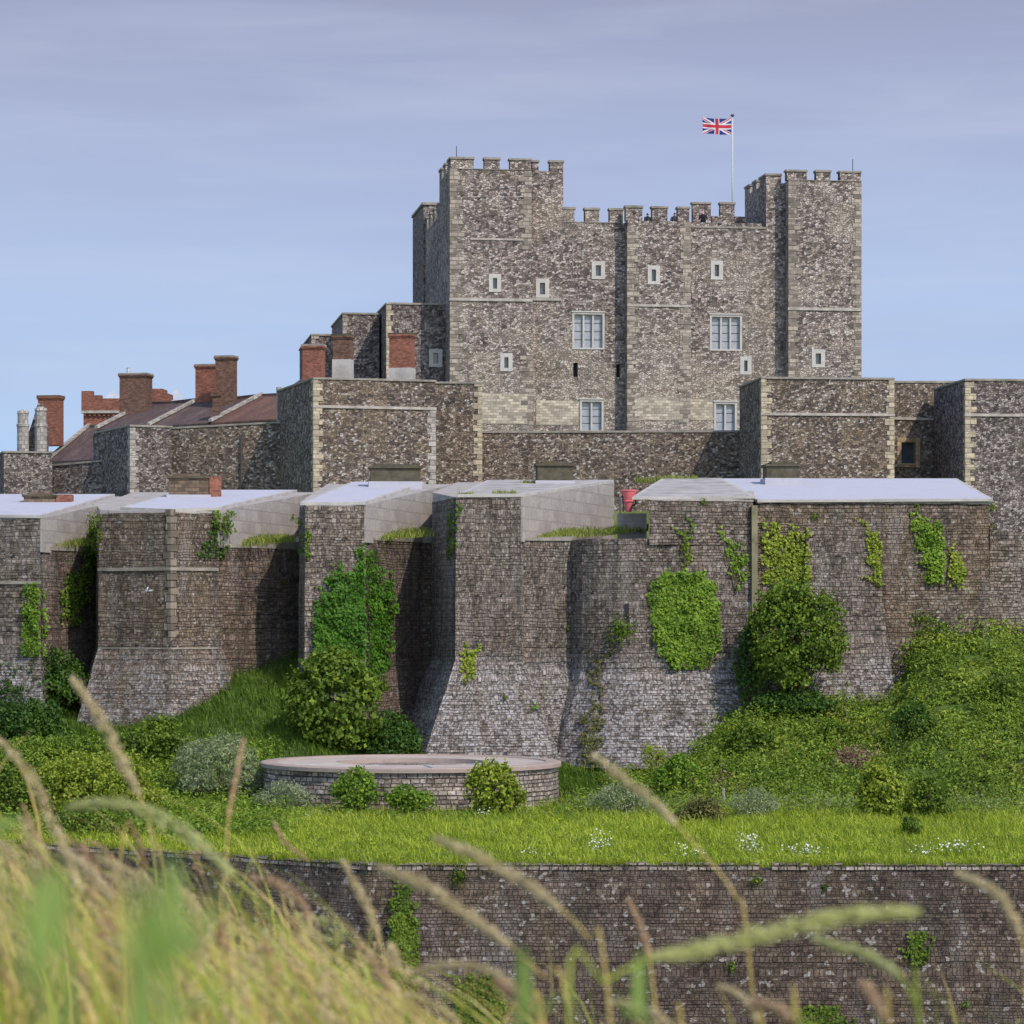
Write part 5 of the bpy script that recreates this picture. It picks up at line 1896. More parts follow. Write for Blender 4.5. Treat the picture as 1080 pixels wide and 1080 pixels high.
V, F, kind = mounds(3000, -120, 1200, 104.2, 136, ter_ok, .10, .42, 22, .10, 1.0)
mi = np.where(kind > .95, 1, np.where(kind < .1, 2, np.where(kind > .7, 3, 0)))
g = mesh_np('terrace_weeds', V, F, [M['grass'], M['leaf_yel'], M['leaf_mid'], M['ledge']], mi=mi)
tag(g, 'small leafy weeds and docks dotted through the terrace grass', 'weeds', kind='stuff')
V, F, kind = mounds(1500, 585, 1200, 129.5, 138, ter_ok, .2, .6, 34, .13, 1.2)
mi = np.where(kind > .85, 1, np.where(kind < .2, 2, np.where(kind > .6, 3, 0)))
g = mesh_np('rank_weeds', V, F, [M['bank'], M['leaf_pale'], M['leaf_olive'], M['leaf_mid']], mi=mi)
tag(g, 'rank knee high weeds between the platform and the foot of the right bank', 'weeds', kind='stuff')
V, F, kind = mounds(1900, -160, 300, 117, 146, ter_ok, .3, 1.0, 50, .16, 1.1)
mi = np.where(kind > .9, 1, np.where(kind < .25, 2, np.where(kind > .6, 3, 0)))
g = mesh_np('left_scrub', V, F, [M['bank'], M['leaf_yel'], M['leaf_mid'], M['leaf_ivy']], mi=mi)
g.name = 'scrub'
tag(g, 'continuous bright tangled scrub below the two leftmost bastions', 'scrub', kind='stuff')

V, F, kind = mounds(420, 262, 615, 126.5, 132.0, ter_ok, .12, .45, 30, .12, 1.3)
mi = np.where(kind > .85, 1, np.where(kind < .3, 2, 0))
g = mesh_np('platform_weeds', V, F, [M['bank'], M['leaf_pale'], M['leaf_mid']], mi=mi)
tag(g, 'low mixed weeds growing along the foot of the round gun platform', 'weeds', kind='stuff')
# ragged grass hanging over the edge of the ditch wall
n = 9000
px = rng.uniform(-150, 1300, n)
x = (px - CX) * 104.3 / FP
y = low_v(x) - .42 + rng.uniform(-.05, .5, n)
keepm = lump(x, x * .3, 1.1, 2.0) + rng.normal(0, .5, n) > -.2
x, y = x[keepm], y[keepm]; n = len(x)
P = np.stack([x, y, np.full(n, Z_TER + .02)], 1)
lean = np.stack([rng.normal(-.1, .45, n), rng.normal(-.75, .35, n), np.zeros(n)], 1)
V, F = blades(P, rng.uniform(.12, .5, n), lean, rng.uniform(.015, .035, n))
g = mesh_np('wall_top_grass', V, F, M['grass'])
tag(g, 'ragged grass hanging over the top edge of the ditch wall', 'grass', kind='stuff')

# strip of taller weeds along the foot of the right bank and platform
x, y, px = scatter(3600, 570, 1200, 131, 138)
y = y + 0
z = terr_v(x, y)
ok = ((x - PC[0]) ** 2 + (y - PC[1]) ** 2 > (PR + .2) ** 2) & (lump(x, y, .7, 3.0) > -.15)
x, y, z = x[ok], y[ok], z[ok]
m = 8
PP = np.repeat(np.stack([x, y, z + rng.random(len(x)) * np.clip(.5 + .5 * lump(x, y, 1.3), .1, 1.1)], 1), m, 0)
PP = PP + rng.normal(0, 1, PP.shape) * np.array([.12, .12, .1])
V, F = leaves(PP, np.tile([[0, -.5, .7]], (len(PP), 1)), rng.uniform(.09, .2, len(PP)), .35, .8)
pat = lump(PP[:, 0], PP[:, 1], .8, 7.0) + rng.normal(0, .4, len(PP))
g = mesh_np('foot_weeds', V, F, [M['bank'], M['leaf_olive'], M['leaf_pale']], mi=np.where(pat > .6, 2, np.where(pat < -.5, 1, 0)))
tag(g, 'mixed tall weeds along the foot of the bank behind the terrace grass', 'weeds', kind='stuff')

# grass on ledges and roof edges
PP = []
for (pa, pb2, py) in ((52, 100, 578), (255, 312, 575), (402, 468, 568), (566, 640, 568), (640, 684, 563)):
    for _ in range(900):
        pxx = random.uniform(pa, pb2); t = (pxx - pa) / (pb2 - pa)
        Yy = 154.3 + 3.5 * t + random.uniform(0.2, 5)
        PP.append((X(pxx, Yy), Yy, Z(py, 156) + (Yy - 155) * .09 - .1, .2 + .3 * random.random() * math.sin(math.pi * t)))
for (pa, pb2, py, Y0) in ((484, 500, 526, 153.8), (520, 546, 524, 154.4), (696, 736, 507, 172), (550, 580, 512, 168), (670, 700, 509, 171.5), (240, 262, 547, 171)):
    for _ in range(260):
        pxx = random.uniform(pa, pb2); Yy = Y0 + random.uniform(-.2, .8)
        PP.append((X(pxx, Yy), Yy, Z(py, Y0) + .02, .12 + .3 * random.random()))
PP = np.array(PP)
P = PP[:, :3]
lean = np.stack([rng.normal(-.1, .35, len(P)), rng.normal(-.2, .3, len(P)), np.zeros(len(P))], 1)
V, F = blades(P, PP[:, 3], lean, rng.uniform(.03, .06, len(P)))
g = mesh_np('ledge_grass', V, F, M['ledge'])
tag(g, 'yellowish grass growing on wall ledges and roof edges of the bastions', 'grass', kind='stuff')

# --- ivy on the walls
ivy('big oval patch of bright green ivy on the round bastion', [(690, 615), (704, 606), (722, 603), (742, 607), (753, 622), (760, 648), (757, 685), (745, 701), (722, 706), (704, 698), (694, 682), (686, 650), (684, 628)], dens=1.0, ragged=4, lift=.22)
ivy('tall deep green ivy climbing the bastion wall above the leafy shrub', [(385, 573), (394, 598), (401, 640), (403, 612), (412, 612), (413, 650), (408, 700), (385, 730), (330, 720), (330, 650), (337, 632), (345, 640), (350, 602), (358, 600), (363, 628), (369, 600), (378, 610), (380, 590)], 'leaf_vivid', dens=1.0, ragged=5, lift=.3)
ivy('thin yellow green creeper above the large round bush', [(806, 545), (816, 562), (826, 575), (838, 560), (852, 570), (855, 612), (848, 640), (820, 640), (812, 615), (803, 580)], dens=.6, ragged=9, mat='leaf_yel', lift=.15)
ivy('broad green creeper hanging under the right end of the white roof', [(960, 545), (975, 546), (992, 560), (997, 590), (994, 612), (982, 615), (974, 590)], dens=.9, lift=.18, ragged=5)
ivy('small pointed creeper beside the broad creeper on the right', [(1003, 578), (1010, 590), (1017, 605), (1010, 622), (1000, 612)], dens=.9, mat='leaf_yel')
ivy('narrow yellow green creeper on the pier of the long bastion', [(914, 563), (926, 562), (930, 590), (928, 618), (920, 600)], dens=.9, mat='leaf_yel')
ivy('upright column of ivy on the leftmost recessed wall', [(30, 615), (40, 618), (47, 660), (42, 692), (24, 690), (25, 655)], dens=1.0, lift=.2)
ivy('hanging ivy left of the brown banded bastion', [(62, 620), (75, 612), (96, 575), (98, 600), (88, 640), (73, 660), (64, 645)], dens=.7, mat='leaf_mid')
ivy('dark ivy tuft at the top left corner of the brown banded bastion', [(92, 548), (106, 540), (108, 575), (98, 585), (90, 578)], dens=1.0, mat='leaf_mid', lift=.3)
ivy('dense dark ivy clump at the top right of the brown banded bastion', [(223, 539), (241, 539), (240, 562), (224, 563)], dens=1.2, mat='leaf_mid', lift=.3)
ivy('faint ivy below the dense clump on the brown banded bastion', [(212, 565), (240, 560), (232, 590), (212, 588)], dens=.35, mat='leaf_dark')
ivy('thin ivy strip down the edge of the ivy covered grey bastion', [(318, 555), (327, 555), (326, 590), (319, 585)], dens=.7, mat='leaf_mid')
ivy('narrow ivy strip down the left edge of the central bastion', [(473, 545), (482, 545), (480, 590), (474, 588)], dens=.8, mat='leaf_mid')
ivy('bright thin creeper on the flared foot of the central bastion', [(486, 690), (502, 686), (500, 712), (488, 722)], dens=.6, mat='leaf_yel', ragged=5)
ivy('small leafy creeper at the top of the pale corner strip', [(762, 568), (778, 572), (790, 598), (780, 622), (772, 600)], dens=.4, mat='leaf_ivy')
ivy('dark creeper tuft just above the big oval ivy patch', [(718, 565), (730, 560), (728, 592), (720, 598)], dens=.5, mat='leaf_mid')
ivy('dark green ivy column on the lower ditch wall', [(418, 938), (430, 933), (436, 965), (442, 990), (440, 1045), (428, 1060), (412, 1050), (410, 990)], dens=1.2, mat='leaf_mid', leaf=.12, lift=.15)
ivy('broad ivy patch at the bottom of the ditch wall', [(480, 1040), (520, 1025), (535, 1060), (530, 1085), (478, 1085)], dens=.9, mat='leaf_mid', leaf=.12)
ivy('ivy patch at the foot of the ditch wall right of centre', [(838, 1068), (880, 1060), (890, 1085), (835, 1085)], dens=.9, mat='leaf_mid', leaf=.12)
ivy('small green creeper beside a pale stone in the ditch wall', [(956, 985), (970, 982), (980, 1000), (972, 1018), (958, 1010)], dens=.7, mat='leaf_mid', leaf=.11)
ivy('brownish weeds hanging in the crease between the two flared feet', [(618, 755), (634, 752), (632, 790), (640, 830), (620, 835), (612, 800)], dens=.4, mat='leaf_olive', ragged=8)
ivy('yellowish weeds in the crease above the brownish weeds', [(622, 690), (636, 695), (634, 735), (622, 730)], dens=.25, mat='leaf_olive', ragged=8)

tuft('dark green shrub rooted in the middle of the round bastion wall', 656, 668, 22, 'leaf_mid', 420, .17, 'shrub', 'wall_shrub')
tuft('bright tuft low on the right side of the central bastion foot', 563, 748, 9, 'leaf_ivy', 70, .13)
tuft('small tuft in the middle of the central bastion foot', 533, 737, 7, 'leaf_mid', 35, .12)
tuft('tuft under the grassy ledge beside the central bastion', 600, 663, 6, 'leaf_mid', 30, .12)
tuft('bright green tuft on the top edge of the ditch wall', 484, 927, 13, 'leaf_mid', 160, .12)
tuft('leafy tuft high on the ditch wall under the white flowers', 797, 930, 10, 'leaf_mid', 90, .11)
tuft('dark tuft high on the ditch wall right of centre', 870, 937, 7, 'leaf_dark', 50, .1)
tuft('weed on the ditch wall above the wire fence', 772, 1022, 10, 'leaf_mid', 80, .11)
tuft('small weed at the right end of the ditch wall', 1018, 1060, 8, 'leaf_mid', 60, .1)
tuft('leafy tuft under the right tip of the wide white roof', 1046, 537, 9, 'leaf_mid', 80, .15)
tuft('olive tuft at the top of the low right wall', 1045, 556, 8, 'leaf_olive', 70, .15)
tuft('small dark plant on the front edge of the grey roof', 741, 530, 6, 'leaf_mid', 50, .13)
tuft('small plant on the ivy bastion flank wall', 410, 568, 9, 'leaf_ivy', 70, .13)
tuft('small weed on the shaded recessed wall right of the brown bastion', 300, 615, 6, 'leaf_olive', 30, .12)
tuft('green tuft under the grey cement roof of the round bastion', 860, 545, 6, 'leaf_mid', 45, .13)
tuft('plant growing at the grassy ledge end beside the red chute', 660, 555, 10, 'leaf_mid', 90, .15)

# loophole above the wall shrub: flush near-black block painting the dark of its hollow
h = hit(661, 646)
if h:
    lo, nn = h
    tg = Vector((-nn.y, nn.x, 0)).normalized()
    mb = MB()
    c = [lo + tg * a + nn * d for a, d in ((-.11, .012), (.11, .012), (.11, -.2), (-.11, -.2))]
    mb.hexa([(*q[:2], lo.z - .45) for q in c] + [(*q[:2], lo.z + .45) for q in c])
    mb.build('loophole', M['dark'], b5)

# --- bushes
pxbush('shrub', 'large round dark green bush at the foot of the long bastion', 'bush', 840, 674, 53, 63, 151.2, 'leaf_mid', lobes=9, leaf=.2, clump=.42, dens=1.0, base_z=-5.0, flowers=26)
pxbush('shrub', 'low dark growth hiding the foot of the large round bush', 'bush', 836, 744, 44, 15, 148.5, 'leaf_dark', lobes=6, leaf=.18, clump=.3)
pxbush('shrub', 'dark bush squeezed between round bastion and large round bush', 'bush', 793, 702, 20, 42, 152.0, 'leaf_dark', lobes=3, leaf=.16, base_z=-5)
pxbush('shrub', 'broad leafy shrub below the tall climbing ivy', 'bush', 352, 742, 56, 62, 148.5, 'leaf_mid', lobes=7, leaf=.26, clump=.4, aspect=.7)
pxbush('shrub', 'low dark bush right of the broad leafy shrub', 'bush', 410, 780, 34, 28, 148, 'leaf_dark', lobes=4, leaf=.18)
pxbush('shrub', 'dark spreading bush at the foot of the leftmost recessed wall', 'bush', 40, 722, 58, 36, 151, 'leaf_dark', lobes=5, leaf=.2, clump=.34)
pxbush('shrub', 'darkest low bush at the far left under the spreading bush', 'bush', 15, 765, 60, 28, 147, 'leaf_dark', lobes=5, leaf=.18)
pxbush('shrub', 'pale narrow leaved shrub left of the round gun platform', 'bush', 232, 812, 52, 42, 133.5, 'leaf_pale', lobes=6, leaf=.21, aspect=.25, clump=.25)
pxbush('shrub', 'green bush behind the pale shrub at the foot of the dark bank', 'bush', 165, 782, 40, 28, 140, 'leaf_mid', lobes=4, leaf=.17)
pxbush('shrub', 'bright yellow green hedge like bush above the left ditch wall', 'bush', 100, 832, 78, 38, 125, 'leaf_yel', lobes=7, leaf=.15, clump=.25)
pxbush('shrub', 'green bush cut by the left photo edge above the ditch wall', 'bush', 5, 838, 48, 40, 124, 'leaf_mid', lobes=5, leaf=.15)
pxbush('shrub', 'olive green bush at left behind the yellow green hedge', 'bush', 62, 798, 66, 24, 134, 'bank', lobes=5, leaf=.15)
pxbush('shrub', 'dark low bush overhanging the left end of the ditch wall', 'bush', 95, 872, 50, 20, 118.5, 'leaf_mid', lobes=4, leaf=.14)
pxbush('shrub', 'yellow green sapling in front of the right part of the gun platform', 'bush', 522, 833, 32, 31, 129.5, 'leaf_yel', lobes=6, leaf=.2, clump=.25, aspect=.6)
pxbush('shrub', 'round green bush in front of the left part of the gun platform', 'bush', 374, 835, 26, 24, 129.8, 'leaf_ivy', lobes=4, leaf=.17, clump=.25)
pxbush('shrub', 'low green bush at the middle of the gun platform wall', 'bush', 432, 844, 26, 15, 130.2, 'leaf_ivy', lobes=4, leaf=.15, clump=.22)
pxbush('shrub', 'pale wispy shrub at the left foot of the gun platform', 'bush', 300, 842, 34, 17, 131, 'leaf_pale', lobes=4, leaf=.16, aspect=.25, clump=.22)
pxbush('shrub', 'tall yellow green sapling at the foot of the right bank', 'bush', 928, 838, 24, 36, 136.5, 'leaf_yel', lobes=5, leaf=.2, clump=.24)
pxbush('shrub', 'dark green bush right of the tall sapling', 'bush', 978, 846, 25, 30, 137, 'leaf_mid', lobes=4, leaf=.16)
pxbush('shrub', 'slim dark weed standing in the terrace grass on the right', 'weed', 961, 880, 11, 25, 118, 'leaf_mid', lobes=3, leaf=.12, clump=.16)
pxbush('shrub', 'olive brown bush beside the wooden post', 'bush', 738, 862, 28, 22, 134.8, 'leaf_olive', lobes=4, leaf=.15)
pxbush('shrub', 'bright bush at the left foot of the right bank', 'bush', 715, 820, 26, 24, 139.5, 'leaf_ivy', lobes=4, leaf=.17)
pxbush('shrub', 'pale feathery shrub right of the wooden post', 'bush', 795, 850, 26, 18, 134.5, 'leaf_pale', lobes=4, leaf=.16, aspect=.25, clump=.22)
pxbush('shrub', 'grey green weeds at the right end of the gun platform', 'bush', 655, 846, 30, 20, 134, 'leaf_pale', lobes=4, leaf=.15, aspect=.3)
pxbush('shrub', 'spiky yellow green weed against the round bastion foot', 'weed', 690, 800, 15, 17, 147.5, 'leaf_yel', lobes=3, leaf=.18, aspect=.25, base_z=-7)
pxbush('shrub', 'dark green bush low in the middle of the right bank', 'bush', 880, 775, 24, 15, 143.5, 'leaf_mid', lobes=4, leaf=.17)
pxbush('shrub', 'dark green bush at the bottom corner of the pier', 'bush', 965, 760, 22, 18, 147, 'leaf_dark', lobes=4, leaf=.17)
pxbush('shrub', 'small dark bush where the bank meets the bastion right of the pier', 'bush', 975, 660, 20, 18, 156.3, 'leaf_mid', lobes=3, leaf=.17)
pxbush('shrub', 'green bush high on the right bank near the photo edge', 'bush', 1052, 730, 24, 16, 150, 'leaf_mid', lobes=4, leaf=.17)
pxbush('shrub', 'low bush on the left slope of the right bank', 'bush', 790, 782, 26, 18, 146, 'leaf_mid', lobes=4, leaf=.17)


# --- white flowers in the terrace grass
def flowers(label, px, py, rx, ry, Y, n=40, mat='petal'):
    x0, z0 = X(px, Y), terr(X(px, Y), Y)
    s = Y / FP
    t = thing('wildflower_clump', label, 'flowers', (x0, Y, z0))
    P = np.stack([x0 + rng.normal(0, rx * s * .5, n), Y + rng.uniform(-.6, .1, n), .06 + Z(py, Y) + rng.normal(0, ry * s * .5, n)], 1)
    V, F = leaves(P, np.tile([[.1, -.7, .6]], (n, 1)), rng.uniform(.045, .09, n), .9, .5)
    mesh_np('blossom', V, F, M[mat], t)
    B = P.copy(); B[:, 2] = np.minimum(z0, P[:, 2] - .1)
    sv, sf = blades(B, P[:, 2] - B[:, 2], np.zeros((n, 3)), np.full(n, .018))
    mesh_np('stem', sv, sf, M['leaf_mid'], t)


flowers('white daisies in the grass at the left end of the bank', 632, 893, 16, 14, 110, 70)
flowers('scattered white daisies above the ditch wall right of the gun platform', 725, 898, 26, 8, 108, 30)
flowers('dense white flowers below the wooden post', 790, 892, 12, 16, 110, 80)
flowers('white flowers in the middle of the right terrace', 848, 897, 18, 9, 109, 70)
flowers('white flowers at the right end of the terrace', 1005, 893, 32, 7, 109, 60)
flowers('few white flowers beside the slim dark weed', 972, 900, 12, 6, 108, 22)
flowers('tiny white flowers near the yellow green sapling', 512, 858, 8, 6, 128, 24)
flowers('pair of purple thistle heads in the terrace weeds', 862, 874, 5, 3, 128, 9, 'petal_pink')
flowers('scattered white flowers in the grass left of centre', 560, 902, 20, 7, 108, 18)


# ------------------------------------------------------------------ tall grass close to the camera
def stem_curve(pts, n=24):
    """smooth curve through points"""
    P = [Vector(p) for p in pts]
    P = [P[0] * 2 - P[1]] + P + [P[-1] * 2 - P[-2]]
    out = []
    m = len(P) - 3
    for k in range(n + 1):
        u = k / n * m
        i = min(int(u), m - 1); f = u - i
        p0, p1, p2, p3 = P[i], P[i + 1], P[i + 2], P[i + 3]
        out.append(.5 * ((2 * p1) + (p2 - p0) * f + (2 * p0 - 5 * p1 + 4 * p2 - p3) * f * f + (3 * p1 - p0 - 3 * p2 + p3) * f ** 3))
    return out


def spikelets(curve, n, length, width, radius):
    """small pointed husks set round a curve, thinning out to the tip (curve[0])"""
    C = np.array([list(p) for p in curve])
    u = rng.random(n)
    idx = u * (len(C) - 1)
    i = np.minimum(idx.astype(int), len(C) - 2); f = (idx - i)[:, None]
    P = C[i] * (1 - f) + C[i + 1] * f
    T = unit(C[i] - C[i + 1])
    prof = np.sqrt(np.clip(np.sin(np.pi * (.06 + .88 * u)), 0, 1))[:, None]
    rad = unit(np.cross(T, rng.normal(0, 1, (n, 3))))
    P = P + rad * radius * prof * rng.uniform(.2, 1, (n, 1))
    ax = unit(T + rad * .45)
    s1 = unit(np.cross(ax, rng.normal(0, 1, (n, 3)))); s2 = np.cross(ax, s1)
    L = length * rng.uniform(.7, 1.3, (n, 1)); Wd = width * rng.uniform(.7, 1.2, (n, 1))
    V = np.stack([P - ax * L * .4, P + s1 * Wd / 2, P + s2 * Wd / 2, P - s1 * Wd / 2, P - s2 * Wd / 2, P + ax * L * .6], 1).reshape(-1, 3)
    b = np.arange(n)[:, None] * 6
    F = np.concatenate([b + np.array(q) for q in ((0, 2, 1), (0, 3, 2), (0, 4, 3), (0, 1, 4), (5, 1, 2), (5, 2, 3), (5, 3, 4), (5, 4, 1))], 0)
    return V, F


GRP = 'tall flowering grass stalks close to the camera'
def stalk(label, head, stem, Y, mat, w=14, n=260, dY=.25):
    """head, stem: picture points from the tip down; w: head thickness in picture pixels"""
    s = Y / FP
    allp = list(head) + list(stem)
    L = len(allp)
    pts = [W(p[0], p[1], Y + dY * (1 - k / (L - 1))) for k, p in enumerate(allp)]
    last = Vector(pts[-1])
    gz = near_h(last.x, last.y)
    pts.append((last.x + .05, last.y + .02, min(gz, last.z - .1)))
    t = thing('grass_stalk', label, 'grass stalk', (pts[-1][0], pts[-1][1], pts[-1][2]), GRP)
    full = stem_curve(pts, 40)
    mb = MB(); mb.tube(full, [.0006 + .0011 * k / 40 for k in range(41)], 5, cap=False)
    mb.build('stem', M['hay_green'] if mat == 'seed_green' else M['hay'], t, smooth=True)
    hc = stem_curve(pts[:len(head)], 24)
    V, F = spikelets(hc, n, .0085, .0032, w * s * .5)
    mesh_np('seed_head', V, F, M[mat], t)


ST = [
 ('pale yellow seed head leaning left over the brown bastion foot', [(76, 714), (102, 752), (126, 798), (146, 838)], [(160, 880), (175, 950)], 3.9, 'seed_tan', 16, 420),
 ('pale seed head entering at the left edge of the photo', [(-4, 778), (28, 812), (52, 862), (72, 905), (84, 940)], [(100, 1000)], 3.8, 'seed_tan', 15, 420),
 ('long arching pale green stalk sweeping to the right at lower left', [(70, 852), (118, 847), (165, 860), (205, 885), (245, 922)], [(285, 965), (330, 1020), (372, 1075)], 3.1, 'seed_green', 17, 520),
 ('slim upright brown seed head in front of the pale shrub', [(257, 780), (252, 805), (246, 835), (241, 862)], [(238, 920), (236, 985)], 4.2, 'seed_red', 7, 160),
 ('tan seed head crossing the foot of the round bastion', [(626, 796), (655, 820), (685, 842), (712, 868)], [(745, 905), (775, 945), (790, 1010)], 3.6, 'seed_tan', 13, 320),
 ('soft brown seed head in front of the grass terrace', [(458, 884), (505, 905), (552, 930), (590, 958)], [(620, 990), (640, 1040)], 3.0, 'seed_tan', 16, 380),
 ('long drooping tan seed head left of the soft brown one', [(395, 914), (440, 930), (490, 962), (535, 995)], [(572, 1030), (600, 1075)], 3.1, 'seed_tan', 17, 420),
 ('wide blurred seed head lying almost level over the ditch wall', [(968, 962), (900, 966), (820, 982), (740, 1002), (690, 1010)], [(640, 1035), (600, 1078)], 2.3, 'seed_green', 22, 620),
 ('short pale seed head under the level blurred one', [(858, 990), (890, 1000), (920, 1010), (950, 1030)], [(965, 1060), (970, 1085)], 2.6, 'seed_green', 15, 240),
 ('seed head bending down at the right edge of the photo', [(1008, 920), (1040, 935), (1062, 955), (1076, 985)], [(1084, 1030), (1086, 1085)], 3.2, 'seed_tan', 13, 260),
 ('pale drooping seed head low in the centre', [(436, 1026), (470, 1018), (510, 1022), (540, 1036)], [(560, 1060), (570, 1090)], 3.2, 'seed_tan', 12, 240),
 ('yellowish curved seed head at the bottom right of centre', [(757, 1040), (774, 1046), (790, 1060), (800, 1080)], [(806, 1100)], 3.3, 'seed_tan', 9, 140),
 ('thin forked brown seed head before the ditch wall', [(662, 948), (672, 968), (680, 990), (685, 1012)], [(690, 1050), (694, 1090)], 3.6, 'seed_red', 9, 150),
 ('rusty red seed head low in the centre', [(524, 1034), (540, 1046), (556, 1058), (566, 1072)], [(574, 1095)], 3.0, 'seed_red', 20, 240),
 ('rusty seed head at bottom right', [(908, 1036), (918, 1046), (926, 1060), (934, 1076)], [(940, 1096)], 2.8, 'seed_red', 15, 180),
 ('brown seed head leaning left in front of the dark ditch wall', [(362, 908), (376, 935), (390, 962), (400, 990)], [(412, 1040), (420, 1085)], 4.0, 'seed_tan', 13, 220),
 ('curled rusty seed head beside the end of the terrace', [(262, 925), (292, 932), (318, 952), (326, 972)], [(322, 1010), (330, 1070)], 3.7, 'seed_red', 13, 240),
 ('drooping brown seed head hanging below the arching stalk', [(150, 934), (151, 915), (147, 890), (136, 866)], [(128, 900), (126, 980)], 4.2, 'seed_red', 8, 150),
 ('stout tan seed head in the middle of the grass mass', [(104, 905), (135, 925), (160, 955), (175, 990)], [(190, 1040), (196, 1090)], 3.5, 'seed_tan', 20, 320),
 ('small brown spike before the lower left wall', [(88, 890), (92, 905), (97, 925), (102, 945)], [(110, 990), (115, 1050)], 4.0, 'seed_red', 9, 130),
 ('slender tan spike at far left above the grass', [(24, 850), (34, 875), (44, 900), (50, 920)], [(58, 970), (62, 1040)], 4.2, 'seed_red', 9, 150),
 ('tan spike left of the small brown spike', [(68, 900), (82, 908), (100, 925), (118, 948)], [(132, 1000), (138, 1060)], 3.4, 'seed_tan', 15, 220),
 ('pale spike at the bottom edge right of centre', [(640, 1058), (668, 1062), (694, 1072), (712, 1086)], [(722, 1105)], 3.0, 'seed_tan', 14, 180),
 ('blurred pinkish seed head at bottom centre right', [(790, 1062), (804, 1058), (822, 1064), (836, 1078)], [(842, 1100)], 2.6, 'seed_red', 14, 150),
]
for a in ST: stalk(*a)

# broad leaves nearest to the lens
def blade_leaf(label, pts, Y, w0, name='grass_leaf', dY=.15):
    t = None
    s = Y / FP
    P = [Vector(W(p[0], p[1], Y + dY * k / len(pts))) for k, p in enumerate(pts)]
    last = P[-1]
    P.append(Vector((last.x + .02, last.y + .02, near_h(last.x, last.y))))
    C = stem_curve(P, 26)
    mb = MB()
    N = len(C)
    for k in range(N - 1):
        def wd(i):
            f = i / (N - 1)
            return w0 * s * .5 * min(1, .03 + (f * 2.0) ** .9)
        d0 = (C[min(k + 1, N - 1)] - C[max(k - 1, 0)]).normalized(); d1 = (C[min(k + 2, N - 1)] - C[k]).normalized()
        a0, a1 = d0.cross(Vector((0, 1, .2))).normalized(), d1.cross(Vector((0, 1, .2))).normalized()
        fy = Vector((0, .12, 0))
        for sg in (-1, 1):
            q = [C[k], C[k] + (a0 * sg + fy) * wd(k), C[k + 1] + (a1 * sg + fy) * wd(k + 1), C[k + 1]]
            mb.face(q if sg > 0 else q[::-1])
    o = mb.build(name, M['near_green'], None, smooth=True)
    tag(o, label, 'grass leaf', 'broad green grass leaves nearest the camera')


blade_leaf('long bright green leaf bending up from the bottom left corner to the left edge', [(-16, 885), (12, 950), (44, 1020), (74, 1095)], .95, 15)
blade_leaf('second long green leaf rising beside the one in the bottom left corner', [(-20, 960), (8, 1000), (30, 1045), (48, 1095)], .9, 11)
blade_leaf('blurred green leaf tip at the left edge above the seed heads', [(28, 862), (5, 868), (-20, 882), (-40, 905)], 1.6, 18)
blade_leaf('wide green leaf rising to a point in the lower left grass', [(246, 930), (222, 962), (196, 1008), (180, 1095)], .95, 17)
blade_leaf('slim blurred green leaf crossing the wide pointed leaf', [(168, 950), (176, 985), (170, 1030), (158, 1095)], 1.0, 10)
blade_leaf('upright blurred green leaf left of the wide pointed leaf', [(124, 985), (132, 1010), (138, 1045), (140, 1095)], 1.0, 11)
blade_leaf('dark green leaf lying flat along the bottom left edge', [(272, 1036), (230, 1050), (188, 1066), (150, 1095)], 1.2, 11)
blade_leaf('bright green leaf at the bottom edge near the centre', [(600, 1046), (580, 1058), (562, 1074), (550, 1098)], 1.6, 8)
blade_leaf('pale green leaf tip rising right of the bottom centre', [(640, 1040), (652, 1055), (668, 1075), (680, 1098)], 1.7, 7)


# dense mass of hay-coloured grass on the near bank
def topline(px): return np.interp(px, [-150, 0, 60, 130, 220, 300, 380, 450, 560, 700, 900, 1150], [900, 905, 925, 948, 975, 1012, 1042, 1064, 1080, 1090, 1096, 1099])


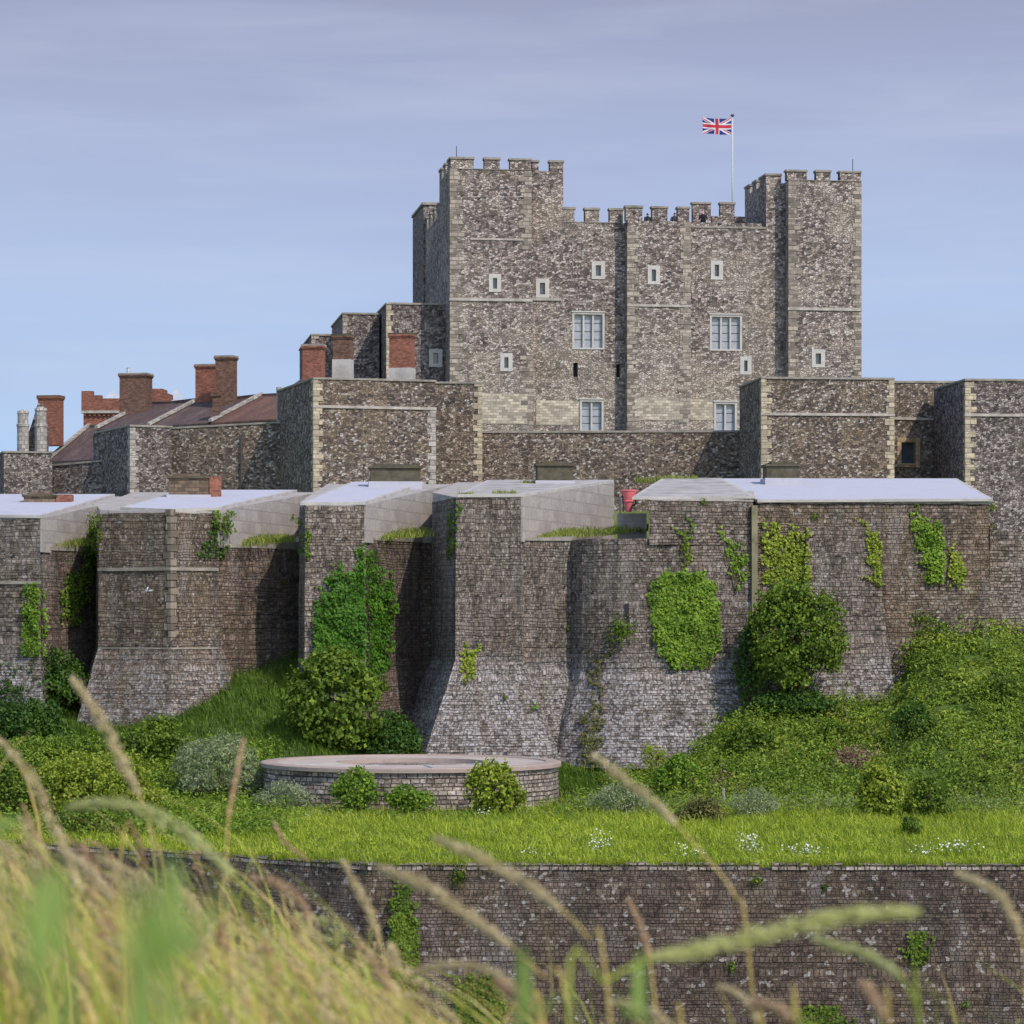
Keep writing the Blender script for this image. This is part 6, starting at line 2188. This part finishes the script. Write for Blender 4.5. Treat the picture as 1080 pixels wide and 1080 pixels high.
n = 3600
Yg = rng.uniform(3.3, 7.6, n)
pxg = np.concatenate([rng.uniform(-120, 420, int(n * .84)), rng.uniform(380, 1160, n - int(n * .84))])
tpy = topline(pxg) + rng.gamma(1.6, 52, n) - rng.gamma(1.0, 26, n)
xg = (pxg - CX) * Yg / FP
zt = (HZ - tpy) * Yg / FP
parts_h, parts_g = [], []
segs = 6
hlen = rng.uniform(.28, .55, n)
leanx = rng.normal(-.32, .36, n) * hlen
leany = rng.normal(0, .15, n) * hlen
wd = rng.uniform(.0014, .0045, n)
green = rng.random(n) < .33
ts = np.linspace(0, 1, segs + 1)
tip = np.stack([xg, Yg, zt], 1)
base = tip - np.stack([leanx, leany, hlen], 1)
ctrl = base + np.stack([np.zeros(n), np.zeros(n), hlen * .8], 1)
for sel, nm, mt, lb in ((~green, 'dry_grass', 'hay', 'mass of blurred straw coloured dry grass at the lower left'),
                        (green, 'green_grass', 'hay_green', 'blurred green grass blades mixed into the dry grass at lower left')):
    b0, c0, t0 = base[sel], ctrl[sel], tip[sel]
    k = len(b0)
    ang = rng.uniform(0, np.pi, k)
    sd = np.stack([np.cos(ang), np.sin(ang) * .6, np.zeros(k)], 1)
    w_ = wd[sel][:, None]
    pts = []
    for q in ts:
        p = b0 * (1 - q) ** 2 + c0 * 2 * q * (1 - q) + t0 * q * q
        ww = w_ * (1 - .85 * q)
        pts += [p - sd * ww, p + sd * ww]
    V = np.stack(pts, 1).reshape(-1, 3)
    b = np.arange(k)[:, None] * (2 * (segs + 1))
    F = np.concatenate([b + np.array([2 * j, 2 * j + 1, 2 * j + 3, 2 * j + 2]) for j in range(segs)], 0)
    g = mesh_np(nm, V, F, M[mt])
    tag(g, lb, 'grass', kind='stuff')
# seed heads in the mass
NS = 90
sel = np.where((rng.random(n) < np.where(pxg < 450, .20, .07)) & (tpy < topline(pxg) + 170))[0]
parts = []
for i in sel:
    a = tip[i]; d = np.array([rng.normal(.45, .4), rng.normal(0, .3), -1.0]); d /= np.linalg.norm(d)
    L = rng.uniform(.06, .12)
    bend = rng.normal(0, .018)
    cv = [Vector(a + d * L * f + np.array([bend * math.sin(f * 3), 0, 0])) for f in np.linspace(0, 1, 8)]
    parts.append(spikelets(cv, NS, .009, .0038, rng.uniform(.005, .011)))
V, F = merge(parts)
mi = np.concatenate([np.concatenate([np.repeat(rng.choice(3, p=[.58, .17, .25]), NS) for _ in range(1)]) for _ in sel])
mi_all = np.concatenate([np.tile(mi[k * NS:(k + 1) * NS], 8) for k in range(len(sel))])
g = mesh_np('grass_seed_heads', V, F, [M['seed_tan'], M['seed_green'], M['seed_red']], mi=mi_all)
tag(g, 'many small tan and rusty seed heads among the near dry grass', 'seed heads', kind='stuff')
